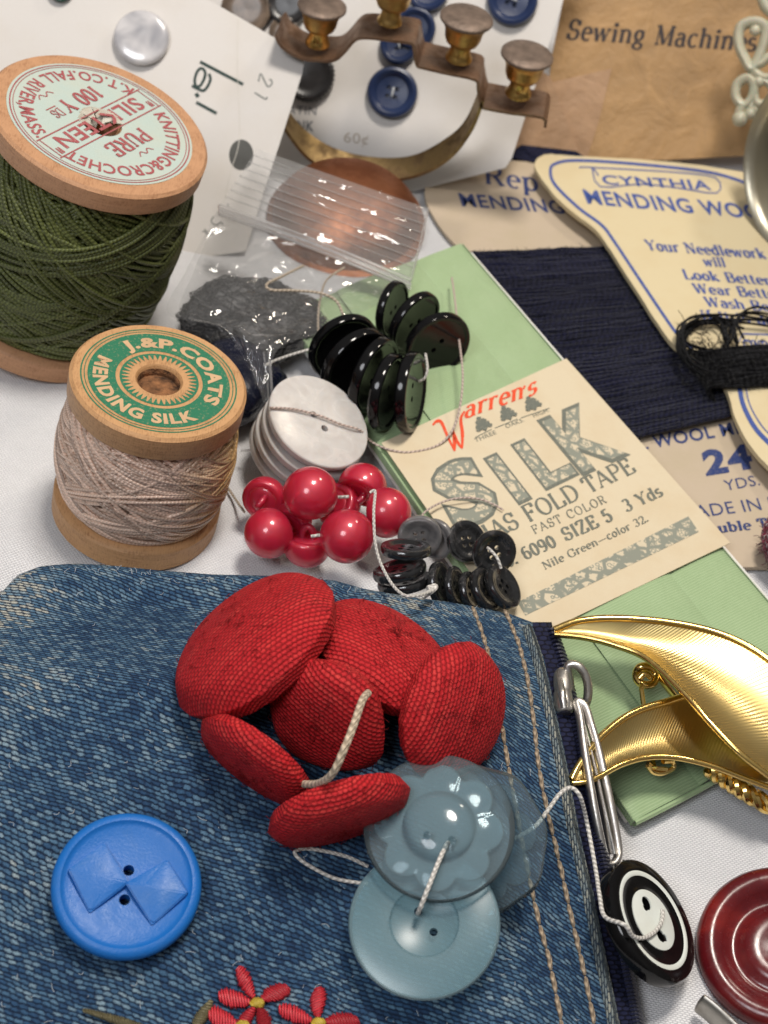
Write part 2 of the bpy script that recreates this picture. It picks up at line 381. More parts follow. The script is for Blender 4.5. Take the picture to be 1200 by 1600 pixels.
# every glyph: advance, strokes (polyline or (polyline,'k' thin / 'K' thick)), serif feet (x, y)
GL = {
 'A': (.82, [(_L(.06, 0, .40, 1), 'k'), (_L(.40, 1, .74, 0), 'K'), _L(.18, .36, .60, .36)], [(.06, 0), (.74, 0)]),
 'B': (.78, [_L(.16, 0, .16, 1), _L(.06, 1, .42, 1) , _A(.42, .76, .22, .24, 90, -90), _L(.16, .52, .42, .52), _A(.43, .26, .27, .26, 90, -90), _L(.06, 0, .43, 0)], []),
 'C': (.80, [_A(.44, .5, .37, .5, 40, 320, 22), _L(.72, .66, .72, .98), ], []),
 'D': (.86, [_L(.16, 0, .16, 1), _L(.06, 1, .38, 1), _A(.38, .5, .40, .5, 90, -90, 18), _L(.06, 0, .38, 0)], []),
 'E': (.76, [_L(.16, 0, .16, 1), _L(.06, 1, .62, 1), _L(.06, 0, .66, 0), _L(.16, .52, .46, .52), _L(.62, 1, .62, .76), _L(.66, 0, .66, .27), _L(.46, .42, .46, .62)], []),
 'F': (.72, [_L(.16, 0, .16, 1), _L(.06, 1, .62, 1), _L(.16, .52, .46, .52), _L(.62, 1, .62, .76), _L(.46, .42, .46, .62)], [(.16, 0)]),
 'G': (.86, [_A(.44, .5, .37, .5, 40, 330, 22), _L(.72, .66, .72, .98), _L(.74, .05, .74, .42)], [(.72, .42)]),
 'H': (.88, [_L(.16, 0, .16, 1), _L(.70, 0, .70, 1), _L(.16, .52, .70, .52)], [(.16, 0), (.16, 1), (.70, 0), (.70, 1)]),
 'I': (.40, [_L(.2, 0, .2, 1)], [(.2, 0), (.2, 1)]),
 'K': (.86, [_L(.16, 0, .16, 1), (_L(.16, .36, .66, 1), 'k'), (_L(.34, .58, .74, 0), 'K')], [(.16, 0), (.16, 1), (.66, 1), (.74, 0)]),
 'L': (.74, [_L(.16, 0, .16, 1), _L(.06, 0, .66, 0), _L(.66, 0, .66, .28)], [(.16, 1)]),
 'M': (1.0, [(_L(.14, 0, .14, 1), 'k'), (_L(.14, 1, .49, .05), 'K'), (_L(.49, .05, .84, 1), 'k'), _L(.84, 0, .84, 1)], [(.14, 0), (.10, 1), (.84, 0), (.88, 1)]),
 'N': (.90, [(_L(.15, 0, .15, 1), 'k'), (_L(.15, 1, .74, 0), 'K'), (_L(.74, 0, .74, 1), 'k')], [(.15, 0), (.11, 1), (.74, 1)]),
 'O': (.88, [_A(.44, .5, .36, .5, 90, 450, 26)], []),
 'P': (.74, [_L(.16, 0, .16, 1), _L(.06, 1, .42, 1), _A(.42, .74, .24, .26, 90, -90), _L(.16, .48, .42, .48)], [(.16, 0)]),
 'R': (.82, [_L(.16, 0, .16, 1), _L(.06, 1, .42, 1), _A(.42, .75, .23, .25, 90, -90), _L(.16, .5, .42, .5), (_L(.42, .5, .70, 0), 'K')], [(.16, 0), (.72, 0)]),
 'S': (.68, [_A(.34, .74, .23, .26, 30, 255, 16) + [(.42, .46)] + _A(.33, .27, .25, .27, 70, -150, 16), _L(.56, .72, .56, .98), _L(.09, .03, .09, .30)], []),
 'T': (.76, [_L(.37, 0, .37, 1), _L(.06, 1, .68, 1), _L(.06, 1, .06, .74), _L(.68, 1, .68, .74)], [(.37, 0)]),
 'U': (.86, [_L(.16, 1, .16, .3) + _A(.43, .3, .27, .3, 180, 360, 14), (_L(.70, .3, .70, 1), 'k')], [(.16, 1), (.70, 1)]),
 'W': (1.15, [(_L(.10, 1, .34, 0), 'K'), (_L(.34, 0, .56, 1), 'k'), (_L(.56, 1, .80, 0), 'K'), (_L(.80, 0, 1.02, 1), 'k')], [(.10, 1), (1.02, 1)]),
 'Y': (.80, [(_L(.08, 1, .38, .46), 'K'), (_L(.70, 1, .38, .46), 'k'), _L(.38, 0, .38, .46)], [(.08, 1), (.70, 1), (.38, 0)]),
 'Z': (.76, [_L(.10, 1, .64, 1), (_L(.64, 1, .08, 0), 'K'), _L(.08, 0, .66, 0), _L(.10, 1, .10, .76), _L(.66, 0, .66, .26)], []),
 'a': (.60, [_L(.46, 0, .46, .44) + _A(.28, .44, .18, .22, 0, 150, 10), _A(.28, .20, .19, .20, 60, 320, 14), (_L(.46, .1, .58, .0), 'k')], []),
 'b': (.66, [_L(.14, 0, .14, 1), _A(.34, .33, .22, .33, 150, -150, 18)], [(.10, 1)]),
 'c': (.56, [_A(.32, .33, .23, .33, 45, 315, 18)], []),
 'd': (.68, [_L(.52, 0, .52, 1), _A(.31, .33, .22, .33, 30, 330, 18)], [(.48, 1), (.56, 0)]),
 'e': (.58, [_A(.31, .33, .22, .33, 0, 310, 18), _L(.09, .36, .52, .36)], []),
 'f': (.42, [_L(.2, 0, .2, .8) + _A(.36, .8, .16, .2, 180, 60, 8), _L(.06, X, .38, X)], [(.2, 0)]),
 'g': (.60, [_A(.29, .42, .19, .24, 0, 360, 16), (_L(.16, .22, .12, .10, .44, .04), 'k'), _A(.29, -.12, .22, .16, 0, 360, 14), (_L(.42, .58, .56, .66), 'k')], []),
 'h': (.70, [_L(.15, 0, .15, 1), _A(.35, .44, .19, .22, 150, 0, 10) + [(.54, 0)]], [(.15, 0), (.11, 1), (.54, 0)]),
 'i': (.34, [_L(.17, 0, .17, X), _A(.17, .88, .05, .05, 0, 360, 8)], [(.17, 0), (.13, X)]),
 'k': (.68, [_L(.15, 0, .15, 1), (_L(.15, .26, .50, X), 'k'), (_L(.28, .4, .58, 0), 'K')], [(.15, 0), (.11, 1), (.58, 0), (.5, X)]),
 'l': (.34, [_L(.17, 0, .17, 1)], [(.17, 0), (.13, 1)]),
 'n': (.70, [_L(.15, 0, .15, X), _A(.35, .44, .19, .22, 150, 0, 10) + [(.54, 0)]], [(.15, 0), (.11, X), (.54, 0)]),
 'o': (.60, [_A(.30, .33, .22, .33, 90, 450, 20)], []),
 'p': (.68, [_L(.15, -.3, .15, X), _A(.35, .33, .22, .33, 150, -150, 18)], [(.15, -.3), (.11, X)]),
 'r': (.50, [_L(.15, 0, .15, X), _A(.34, .46, .17, .2, 150, 40, 8)], [(.15, 0), (.11, X)]),
 's': (.50, [_A(.25, .49, .16, .17, 30, 255, 12) + _A(.25, .17, .18, .17, 75, -150, 12)], []),
 't': (.42, [_L(.19, .9, .19, .16) + _A(.32, .16, .13, .16, 180, 300, 8), _L(.05, X, .36, X)], []),
 'u': (.70, [_L(.15, X, .15, .2) + _A(.33, .2, .18, .2, 180, 340, 10), _L(.54, X, .54, 0)], [(.11, X), (.5, X), (.58, 0)]),
 'v': (.62, [(_L(.08, X, .30, 0), 'K'), (_L(.30, 0, .54, X), 'k')], [(.08, X), (.54, X)]),
 'w': (.90, [(_L(.08, X, .26, 0), 'K'), (_L(.26, 0, .44, X), 'k'), (_L(.44, X, .62, 0), 'K'), (_L(.62, 0, .80, X), 'k')], [(.08, X), (.8, X)]),
 '0': (.66, [_A(.33, .5, .23, .5, 90, 450, 24)], []),
 '1': (.46, [_L(.23, 0, .23, 1), (_L(.23, 1, .08, .84), 'k')], [(.23, 0)]),
 '2': (.64, [_A(.31, .72, .21, .28, 170, -40, 14) + [(.10, 0)], _L(.10, 0, .56, 0), _L(.56, 0, .56, .2)], []),
 '3': (.62, [_A(.29, .75, .20, .25, 150, -90, 14), _A(.29, .26, .23, .26, 90, -160, 16)], []),
 '5': (.62, [_L(.16, 1, .14, .54) , _L(.16, 1, .50, 1), _A(.29, .31, .23, .31, 130, -160, 18)], []),
 '6': (.64, [_A(.36, .55, .26, .45, 60, 190, 12), _A(.33, .30, .23, .30, 90, 450, 20)], []),
 '9': (.64, [_A(.31, .70, .22, .30, 90, 450, 20), _A(.28, .45, .26, .45, 10, -120, 12)], []),
 '.': (.30, [_A(.13, .06, .04, .04, 0, 360, 8)], []), ',': (.30, [_A(.13, .06, .04, .04, 0, 360, 8), _L(.16, .04, .08, -.16)], []),
 '\u2014': (1.0, [_L(.05, .33, .95, .33)], []), '-': (.5, [_L(.08, .33, .42, .33)], []), ' ': (.42, [], []),
}
def _strip(pts, ws, k, V_, F_):
    n = len(pts); b = len(V_)
    for i in range(n):
        x0, y0 = pts[max(0, i - 1)]; x1, y1 = pts[min(n - 1, i + 1)]
        d = math.hypot(x1 - x0, y1 - y0) or 1; nx, ny = -(y1 - y0) / d, (x1 - x0) / d; w = ws[i] / 2
        x, y = pts[i]; V_.append((x + nx * w, y + ny * w, k)); V_.append((x - nx * w, y - ny * w, k))
    for i in range(n - 1):
        F_.append((b + 2 * i + 1, b + 2 * i + 3, b + 2 * i + 2, b + 2 * i))
def serif_geo(txt, thick=.15, thin=.06, foot=.11, track=0.0, slant=0.0):
    V_, F_ = [], []; x = 0; k = 0
    for ch in txt:
        adv, strokes, feet = GL.get(ch, GL[' '])
        for s in strokes:
            mode = None
            if isinstance(s, tuple): s, mode = s
            pts = [(x + a, b) for a, b in s]; ws = []
            for i in range(len(pts)):
                x0, y0 = pts[max(0, i - 1)]; x1, y1 = pts[min(len(pts) - 1, i + 1)]; d = math.hypot(x1 - x0, y1 - y0) or 1
                ws.append(thin if mode == 'k' else thick if mode == 'K' else thin + (thick - thin) * (abs(y1 - y0) / d) ** 1.5)
            _strip(pts, ws, k % 7, V_, F_); k += 1
        if foot:
            for fx, fy in feet:
                yy = fy + (thin / 2 if fy <= 0.01 else -thin / 2); _strip([(x + fx - foot, yy), (x + fx + foot, yy)], [thin * 1.1] * 2, k % 7, V_, F_); k += 1
        x += adv + track
    return [(a + b * slant, b, c) for a, b, c in V_], F_, x - track
def sans_geo(txt, bold=0.0, track=1.0, slant=0.0):
    cu = bpy.data.curves.new('t', 'FONT'); cu.body = txt; cu.size = 1; cu.offset = bold; cu.space_character = track; cu.resolution_u = 3
    o = bpy.data.objects.new('t', cu); me = o.to_mesh()
    vs = [(v.co.x, v.co.y) for v in me.vertices]; fs = [tuple(p.vertices) for p in me.polygons]
    o.to_mesh_clear(); bpy.data.objects.remove(o); bpy.data.curves.remove(cu)
    cap = .729; x0 = min((v[0] for v in vs), default=0); x1 = max((v[0] for v in vs), default=1)
    return [((x - x0) / cap + y / cap * slant, y / cap, 0) for x, y in vs], fs, (x1 - x0) / cap
def geo(txt, style):
    if style == 'sans': return sans_geo(txt, .0, 1.05)
    if style == 'bold': return sans_geo(txt, .022, 1.08)
    if style == 'heavy': return sans_geo(txt, .045, 1.12)
    if style == 'serif': return serif_geo(txt, .16, .075, .10, .05)
    if style == 'serifbold': return serif_geo(txt, .21, .09, .12, .06)
    if style == 'wide': return serif_geo(txt, .13, .07, .09, .16)
    if style == 'italic': return serif_geo(txt, .19, .08, .11, .07, .16)
    if style == 'thin': return serif_geo(txt, .075, .06, 0, .12)
EPS = .006
def text_px(mb, txt, style, p0, p1, vec, pl, arch=0.0):
    vs, fs, w = geo(txt, style)
    a = PP(*p0, pl); b = PP(*p1, pl); c = PP(p0[0] + vec[0], p0[1] + vec[1], pl); ex, ey = (b - a) / w, c - a
    n = pl[1]
    mb.add([a + ex * x + ey * (y + arch * (1 - (2 * x / w - 1) ** 2)) + n * (EPS + z * .0012) for x, y, z in vs], fs)
def stroke_px(mb, pts, wpx, pl, n=6, closed=False, up=0.0):
    """a printed line through picture points, wpx wide"""
    q = [V((x, y, 0)) for x, y in pts]; q = smooth_path(q, n, closed) if n > 1 else q
    if closed: q = q + [q[0]]
    ws = [wpx] * len(q) if np.isscalar(wpx) else np.interp(np.linspace(0, 1, len(q)), np.linspace(0, 1, len(wpx)), wpx).tolist()
    V_, F_ = [], []; _strip([(p.x, p.y) for p in q], ws, 0, V_, F_)
    mb.add([PP(x, y, pl) + pl[1] * (EPS + up) for x, y, _ in V_], [tuple(reversed(f)) for f in F_])
def text_arc(mb, txt, style, rb, cap, a0, a1, inward=False, z=.0):
    """text round a disc in its own plane; angles in degrees counter-clockwise from +x, text runs a0 -> a1"""
    vs, fs, w = geo(txt, style)
    out = []
    for x, y, k in vs:
        t = rad(a0 + (a1 - a0) * x / w); r = rb - y * cap if inward else rb + y * cap
        out.append((r * math.cos(t), r * math.sin(t), z + k * .0012))
    flip = (a1 > a0) != inward
    mb.add(out, [tuple(reversed(f)) for f in fs])
def text_flat(mb, txt, style, x0, x1, y0, cap, z=0.0, rot=0.0, c=(0, 0)):
    vs, fs, w = geo(txt, style); A = math.cos(rad(rot)); B = math.sin(rad(rot)); out = []
    for x, y, k in vs:
        X_, Y_ = x0 + (x1 - x0) * x / w, y0 + y * cap
        out.append((c[0] + X_ * A - Y_ * B, c[1] + X_ * B + Y_ * A, z + k * .0012))
    mb.add(out, fs)
def ring(mb, r0, r1, z, a0=0, a1=360, n=72):
    vs = []; f = []; full = abs(a1 - a0) >= 360; m = n if full else n + 1
    for i in range(m):
        t = rad(a0 + (a1 - a0) * i / n); vs += [(r0 * math.cos(t), r0 * math.sin(t), z), (r1 * math.cos(t), r1 * math.sin(t), z)]
    for i in range(n):
        j = (i + 1) % m; f.append((2 * i, 2 * i + 1, 2 * j + 1, 2 * j))
    mb.add(vs, f)

def lines(parent, mat, rows_, pl, name='lettering'):
    for r_ in rows_:
        mb = MB(); text_px(mb, *r_, pl); mb.build(name, mat, parent, smooth=False)
# ------------------------------------------------------------------ materials
M_cloth = weave('white_twill', 17, 34, .5, [(0, (.75, .75, .77)), (1, (.83, .83, .845))], (.60, .60, .63), dist=.011, rough=.9, sheen=.0, wob=.05)
M_denim = weave('blue_denim', 10.0, 22.0, .30, [(0, (.011, .032, .082)), (.36, (.028, .080, .165)), (.62, (.085, .175, .275)), (.84, (.22, .32, .39)), (1, (.47, .47, .41))], (.008, .019, .050), dist=.024, fade=.55, sheen=.0, wob=.05, rot=-4, long=1.2, jitter=.5, fine=.034, slant=-.14, soft=.85, wear='wear')
M_denim_edge = weave('faded_denim', 8, 15, .5, [(0, (.09, .14, .19)), (.5, (.25, .29, .28)), (1, (.52, .50, .40))], (.04, .06, .09), dist=.03, wob=.04, sheen=0, fine=.03, slant=.3)
M_zip = weave('navy_zip_tape', 9, 14, .5, [(0, (.006, .008, .03)), (1, (.018, .022, .06))], (.003, .003, .012), dist=.02, wob=.03, sheen=0)
M_coil = strand('navy_coil', (.008, .010, .035), (.03, .035, .09), 4, 1, .01, .4)
M_stitch = strand('tan_stitch', (.36, .26, .17), (.62, .52, .38), 9, 1, .012, .7)
M_red = weave('red_woven_fabric', 13.5, 17.5, .5, [(0, (.40, .010, .014)), (.5, (.57, .016, .022)), (1, (.70, .06, .05))], (.33, .008, .012), dist=.022, rough=.66, dirt=((.13, .018, .02), .5), sheen=.0, wob=.07, long=1.15, fine=.030, soft=1.0, rowvar=.5)
M_black_cloth = plain('black_backing_cloth', (.006, .006, .007), .9, .3)
M_cord = strand('cream_cord', (.60, .47, .33), (.80, .70, .56), 9, 1, .014, .8)
M_white_thread = strand('white_thread', (.72, .69, .64), (.9, .88, .84), 14, 1, .006, .6)
M_tan_thread = strand('tan_thread', (.50, .40, .30), (.75, .66, .55), 14, 1, .006, .6)
M_pink_thread = strand('pinkish_thread', (.58, .45, .39), (.8, .68, .62), 14, 1, .006, .6)

# ------------------------------------------------------------------ the setting: a white tablecloth
def cloth_z(x, y):
    return .035 * mnoise.noise(V((x * .16, y * .16, 3))) + .012 * mnoise.noise(V((x * .6, y * .5, 7))) - .03
mb = grid(lambda u, v: (lambda x, y: V((x, y, cloth_z(x, y))))(-45 + 90 * u, -35 + 90 * v), 150, 150, lambda u, v: (90 * u, 90 * v))
tb = mb.build('tablecloth', M_cloth); tb['kind'] = 'structure'

# ------------------------------------------------------------------ denim pouch
_ex = [-300, 0, 22, 60, 110, 160, 250, 330, 420, 520, 570, 640, 700, 760, 800, 832]
_ey = [965, 930, 905, 890, 886, 888, 897, 903, 905, 912, 926, 938, 946, 957, 966, 978]
_ry = [978, 1030, 1110, 1190, 1300, 1400, 1500, 1600, 1700, 1900]
_rx = [832, 850, 868, 885, 905, 928, 948, 968, 985, 1020]
def Ez(x): return float(np.interp(x, _ex, _ey))
def Rx(y): return float(np.interp(y, _ry, _rx))
def sstep(a, b, x):
    t = max(0, min(1, (x - a) / (b - a))); return t * t * (3 - 2 * t)
def zp(px, py):
    v = (py - 930) / 670
    z = 1.12 + .42 * sstep(0, .22, v) - .95 * sstep(.12, 1.15, v)
    z -= .40 * sstep(170, 0, Rx(py) - px) * (1 - .3 * v)
    z += .10 * math.exp(-((px - 70) / 90) ** 2 - ((py - 930) / 45) ** 2) + .07 * math.exp(-((px - 190) / 130) ** 2 - ((py - 1010 - .25 * px) / 40) ** 2) - .09 * math.exp(-((px - 250) / 160) ** 2 - ((py - 930 - .1 * px) / 26) ** 2)
    z -= .10 * math.exp(-((px - 545) / 35) ** 2 - ((py - 915) / 60) ** 2)
    z += .05 * mnoise.noise(V((px * .006, py * .008, 1))) + .02 * mnoise.noise(V((px * .02, py * .025, 5)))
    return z
def SP(px, py, dz=0.0): return P(px, py, zp(px, py) + dz)
PB = 1860
def pouch_px(u, v):
    yr = 978 + (PB - 978) * v; px = -300 + u * (Rx(yr) + 300); e = Ez(px); return px, e + v * (PB - e)
NU, NVV = 150, 130
rows = []
for j in range(NVV + 1):
    rows.append([SP(*pouch_px(i / NU, (j / NVV) ** 1.15)) for i in range(NU + 1)])
far = rows[0]; pre = []
for dy, dz in ((.10, .0), (.15, -.45), (.10, -1.25)):
    pre.insert(0, [p + V((0, .12 * 0 + dy, -.04 if dz == 0 else dz * (p.z / 1.25))) for p in far])
rows = pre + rows
near = rows[-1]; rows.append([p + V((0, -.3, -p.z)) for p in near])
full = []
for j, r_ in enumerate(rows):
    a, b = r_[0], r_[-1]
    full.append([V((a.x - .5, a.y, 0))] + r_ + [b + V((.05, 0, -.10)), b + V((.02, 0, -.22)), V((b.x - .05, b.y, .0))])
fa = np.array([[tuple(p) for p in r_] for r_ in full]); nr, nc = fa.shape[:2]
uvs = np.stack([fa[:, :, 0], fa[:, :, 1] - .6 * fa[:, :, 2]], 2)
f = [(a, a + nc, a + nc + 1, a + 1) for j in range(nr - 1) for a in range(j * nc, j * nc + nc - 1)]
pouch = thing('denim_pouch', 'blue denim zip pouch with red embroidered flowers, lying under the red fabric buttons', 'pouch', at(P(450, 1300, 0)))
pb = MB().add(fa.reshape(-1, 3), f, uvs.reshape(-1, 2)).build('pouch_body', M_denim, pouch, angle=70)
wr = np.zeros((nr, nc))
for j in range(nr):
    for i in range(nc):
        u, k = i / nc, j - 4
        wr[j, i] = .55 * math.exp(-(max(0, k) / 5.0) ** 2) * (.6 + .4 * math.sin(u * 9)) + .5 * math.exp(-((u - .30) / .09) ** 2 - ((k - 9 - 30 * (u - .3)) / 5) ** 2) + .4 * math.exp(-((u - .30) / .06) ** 2 - ((k - 34) / 8) ** 2) + .35 * math.exp(-((u - .34) / .08) ** 2 - ((k - 72 + 40 * (u - .3)) / 6) ** 2) - .25 * math.exp(-((u - .62) / .12) ** 2 - ((k - 60) / 30) ** 2)
at_ = pb.data.attributes.new('wear', 'FLOAT', 'POINT'); at_.data.foreach_set('value', wr.ravel().astype(np.float32))

lint = MB()
for _ in range(190):
    x, y = random.uniform(-20, 960), random.uniform(895, 1600)
    if x > Rx(max(978, y)) - 12 or y < Ez(x) + 4: continue
    p = SP(x, y, .004); t_ = V((random.gauss(0, 1), random.gauss(0, 1), abs(random.gauss(0, .25)))).normalized(); s_ = V((-t_.y, t_.x, .2)); L = random.uniform(.03, .12)
    tube(smooth_path([p, p + t_ * L * .5 + s_ * L * random.uniform(-.3, .3), p + t_ * L + V((0, 0, .02))], 3), .0032, 4, mb=lint, caps=False)
for _ in range(110):          # frayed fibres along the folded far edge
    x = random.uniform(0, 830); p = SP(x, Ez(x) + random.uniform(0, 10), .0); L = random.uniform(.03, .1); d_ = V((random.gauss(0, .6), abs(random.gauss(.5, .4)), abs(random.gauss(.5, .4)))).normalized()
    tube(smooth_path([p, p + d_ * L * .6, p + d_ * L + V((random.uniform(-.03, .03), 0, 0))], 3), .0032, 4, mb=lint, caps=False)
lo_ = lint.build('lint', plain('cotton_lint', (.42, .46, .50), .9), pouch); lo_['kind'] = 'stuff'
def surf_tube(pts, r, dz, n=8, sides=8, mb=None, **k):
    q = smooth_path([V((x, y, 0)) for x, y in pts], n)
    return tube([SP(p.x, p.y, dz) for p in q], r, sides, mb=mb, **k)
def stitches(pts, name):
    q = smooth_path([V((x, y, 0)) for x, y in pts], 30); pos = [SP(p.x, p.y, .012) for p in q]
    mb = MB(); L = 0; seg = []
    acc = [0]
    for a, b in zip(pos, pos[1:]): acc.append(acc[-1] + (b - a).length)
    tot = acc[-1]; t = 0
    arr = np.array([tuple(p) for p in pos])
    def at_(s): return V([float(np.interp(s, acc, arr[:, k])) for k in range(3)])
    while t < tot - .3:
        ln = .27 * random.uniform(.92, 1.08)
        s = [at_(t + ln * k / 6) + V((random.uniform(-.006, .006), 0, .018 * math.sin(PI * k / 6) - .008)) for k in range(7)]
        tube(s, [.016, .028, .03, .03, .03, .028, .016], 7, mb=mb); t += ln + .015
    mb.build(name, M_stitch, pouch)
stitches([(788, 952), (812, 1012), (829, 1090), (842, 1200), (856, 1270), (876, 1358), (892, 1430), (908, 1500), (921, 1560), (935, 1640)], 'topstitching')
stitches([(738, 948), (758, 1004), (775, 1080), (795, 1200), (815, 1310), (828, 1378), (842, 1440), (856, 1492), (872, 1570), (885, 1640)], 'topstitching')
# faded folded hem beside the zip
hem = [(Rx(y) - 11, y) for y in range(985, 1700, 35)]
surf_tube(hem, .105, -.035, 4, 12, flatten=(1, .8)).build('hem', M_denim_edge, pouch)
mb = MB()
rws = []
for y in range(972, 1760, 12):
    x = Rx(max(y, 978)); z = zp(x, y)
    rws.append([P(x - 4, y, z - .02), P(x + 12, y, z - .05), P(x + 24, y, z - .12), P(x + 30, y, z - .24), V((P(x + 30, y, z - .24).x - .02, P(x + 30, y, z - .24).y, .02))])
a = np.array([[tuple(p) for p in r_] for r_ in rws]); h, w = a.shape[:2]
uvz = np.stack(np.meshgrid(np.arange(w) * .12, np.arange(h) * .12), 2)
mb.add(a.reshape(-1, 3), [(q, q + 1, q + w + 1, q + w) for j in range(h - 1) for q in range(j * w, j * w + w - 1)], uvz.reshape(-1, 2))
mb.build('zip_tape', M_zip, pouch, angle=70)
mb = MB()
for s in range(0, 760, 6):
    y = 985 + s; x = Rx(y); z = zp(x, y)
    p = P(x + 25, y, z - .10); q = P(x + 33, y + 4, z - .20)
    tube(smooth_path([p + V((-.02, 0, .0)), p + V((.03, 0, .035)), q + V((.03, 0, .02)), q + V((0, 0, -.04))], 3), .026, 6, mb=mb)
mb.build('zip_coil', M_coil, pouch)
# slider, bail and long wire pull
M_steel = metal('worn_steel', (.62, .60, .57), .28, (.30, .27, .24), .6)
def bev_plate(poly, pl, h, name, mat, parent, off=0.0, bev=.02):
    n = pl[1]; o = prism([PP(x, y, pl) + n * off for x, y in poly], n, h).build(name, mat, parent, smooth=True)
    bm = bmesh.new(); bm.from_mesh(o.data)
    bmesh.ops.recalc_face_normals(bm, faces=bm.faces)
    bmesh.ops.bevel(bm, geom=[e for e in bm.edges if e.calc_face_angle(0) > .9 or True], offset=bev, segments=2, affect='EDGES', clamp_overlap=True)
    bm.to_mesh(o.data); bm.free(); o.data.shade_smooth(); o.data.set_sharp_from_angle(angle=rad(30)); return o
def capsule(pts, r, name, mat, parent, flat=(1, .5), rel=None):
    q = smooth_path(pts, 10); m_ = len(q); rr = [r * min(1, math.sqrt(max(.0, 1 - (1 - min(i, m_ - 1 - i) / 3.0) ** 2)) if min(i, m_ - 1 - i) < 3 else 1) + .002 for i in range(m_)]
    return tube(q, rr, 20, flatten=flat).build(name, mat, parent, angle=50)
SLN = V((.25, -.45, .85)).normalized()
mb = MB()
for px, py, w_, z_ in ((879, 1068, .16, 1.12), (880, 1098, .17, 1.10)):
    capsule_pts = [P(px - 1, py - 17, z_), P(px, py, z_ + .03), P(px + 2, py + 17, z_)]
    q = smooth_path(capsule_pts, 8); tube(q, [w_ * (1 - .25 * abs(2 * i / (len(q) - 1) - 1) ** 4) for i in range(len(q))], 16, mb=mb, flatten=(.8, .75))
slider = mb.build('zip_slider', M_steel, pouch, angle=50)
tube(smooth_path([P(874, 1062, 1.22), P(878, 1083, 1.30), P(882, 1106, 1.22)], 8), .05, 10).build('slider_bridge', M_steel, slider)
BLP = (P(905, 1075, 1.05), V((-.1, -.8, .6)).normalized())
bail = tube([PP(p.x, p.y, BLP) for p in smooth_path([V(q + (0,)) for q in [(888, 1040), (905, 1042), (917, 1062), (918, 1090), (908, 1112), (899, 1108), (893, 1092), (890, 1064)]], 6, True)], .075, 12, True, flatten=(1, .8))
bail.build('zip_bail', M_steel, pouch)
pts = [(901, 1098, 1.2), (906, 1120, 1.18), (914, 1180, 1.1), (928, 1260, .92), (943, 1330, .62), (951, 1350, .56), (963, 1345, .56), (965, 1322, .60), (952, 1250, .86), (936, 1180, 1.05), (922, 1130, 1.15), (913, 1104, 1.2)]
mb = tube(smooth_path([P(*q) for q in pts], 8, True), .07, 12, True, flatten=(1, .8))
mid = smooth_path([P(906, 1112, 1.15), P(925, 1190, 1.02), P(940, 1260, .84), P(955, 1335, .56)], 10); n_ = len(mid)
tube(mid, [.05 + .09 * k / n_ for k in range(n_)], 14, mb=mb, flatten=(1, .35)); mb.build('zip_pull', M_steel, pouch)

# embroidery, raised satin stitch
def satin(name, col, light):
    n = NT(name); x, y, _ = n.sep(n.uv()); s = n.math('SINE', n.math('ADD', n.math('MULTIPLY', y, 25), n.math('MULTIPLY', n.noise(n.ob(), 10, 2), 4)))
    s = n.math('ADD', n.math('MULTIPLY', s, .5), .5)
    n.set(base=n.mix(s, tuple(c * .55 for c in col), light), rough=.45); n.bump(s, .008); return n.m
M_sred = satin('red_satin_stitch', (.45, .008, .02), (.72, .04, .06)); M_syel = satin('yellow_satin_stitch', (.62, .40, .02), (.85, .66, .12)); M_solive = satin('olive_satin_stitch', (.16, .13, .06), (.30, .26, .14))
def petal(mb, x0, y0, x1, y1, w, h=.06):
    L = math.hypot(x1 - x0, y1 - y0); ux, uy = (x1 - x0) / L, (y1 - y0) / L
    def fn(u, v):
        a = u * 2 * PI; b = v * PI / 2
        t = .5 + .5 * math.cos(a) * math.cos(b); s = math.sin(a) * math.cos(b) * w * .8 * (.65 + .5 * t)
        return SP(x0 + ux * L * t - uy * s, y0 + uy * L * t + ux * s, h * .6 * math.sin(b) - .01)
    grid(fn, 24, 6, lambda u, v: (.5 * L / 105 * (1 + math.cos(u * 2 * PI) * math.cos(v * PI / 2)), v), mb=mb)
    m_ = max(7, int(L / 4.2))
    for k in range(m_):                 # single satin stitches laid slantwise across the petal
        t = (k + .5) / m_; hw = w * (.62 + .5 * t) * math.sqrt(max(.05, 1 - (2 * t - 1) ** 2)) * random.uniform(.92, 1.12); sl = random.uniform(.30, .48); pts = []
        for i in range(7):
            s = -1 + i / 3; tt = t + sl * s * hw / L
            pts.append(SP(x0 + ux * L * tt - uy * s * hw, y0 + uy * L * tt + ux * s * hw, h * 1.05 * math.sqrt(max(0, 1 - s * s)) + .004))
        tube(pts, [.006, .019, .022, .022, .022, .019, .006], 6, mb=mb, uid=k)
def flower(cx, cy, tips):
    mb = MB()
    for tx, ty, w in tips: w *= 1.3; petal(mb, cx + (tx - cx) * .16, cy + (ty - cy) * .16, tx, ty, w)
    e = mb.build('embroidered_flower', M_sred, pouch)
    c = MB(); petal(c, cx - 9, cy + 2, cx + 10, cy - 2, 10, .09); c.build('flower_centre', M_syel, e)
flower(401, 1567, [(372, 1512, 10), (450, 1542, 12), (342, 1557, 13), (418, 1612, 11), (375, 1605, 9)])
flower(497, 1598, [(497, 1543, 11), (436, 1577, 12), (560, 1594, 12), (470, 1650, 11), (528, 1648, 11)])
flower(378, 1602, [(326, 1585, 14), (330, 1625, 12), (360, 1655, 11), (410, 1650, 11)])
mb = MB(); petal(mb, 330, 1563, 306, 1604, 11); mb.build('embroidered_leaf', M_solive, pouch)
mb = MB(); petal(mb, 130, 1578, 240, 1612, 8); mb.build('embroidered_leaf', M_solive, pouch)

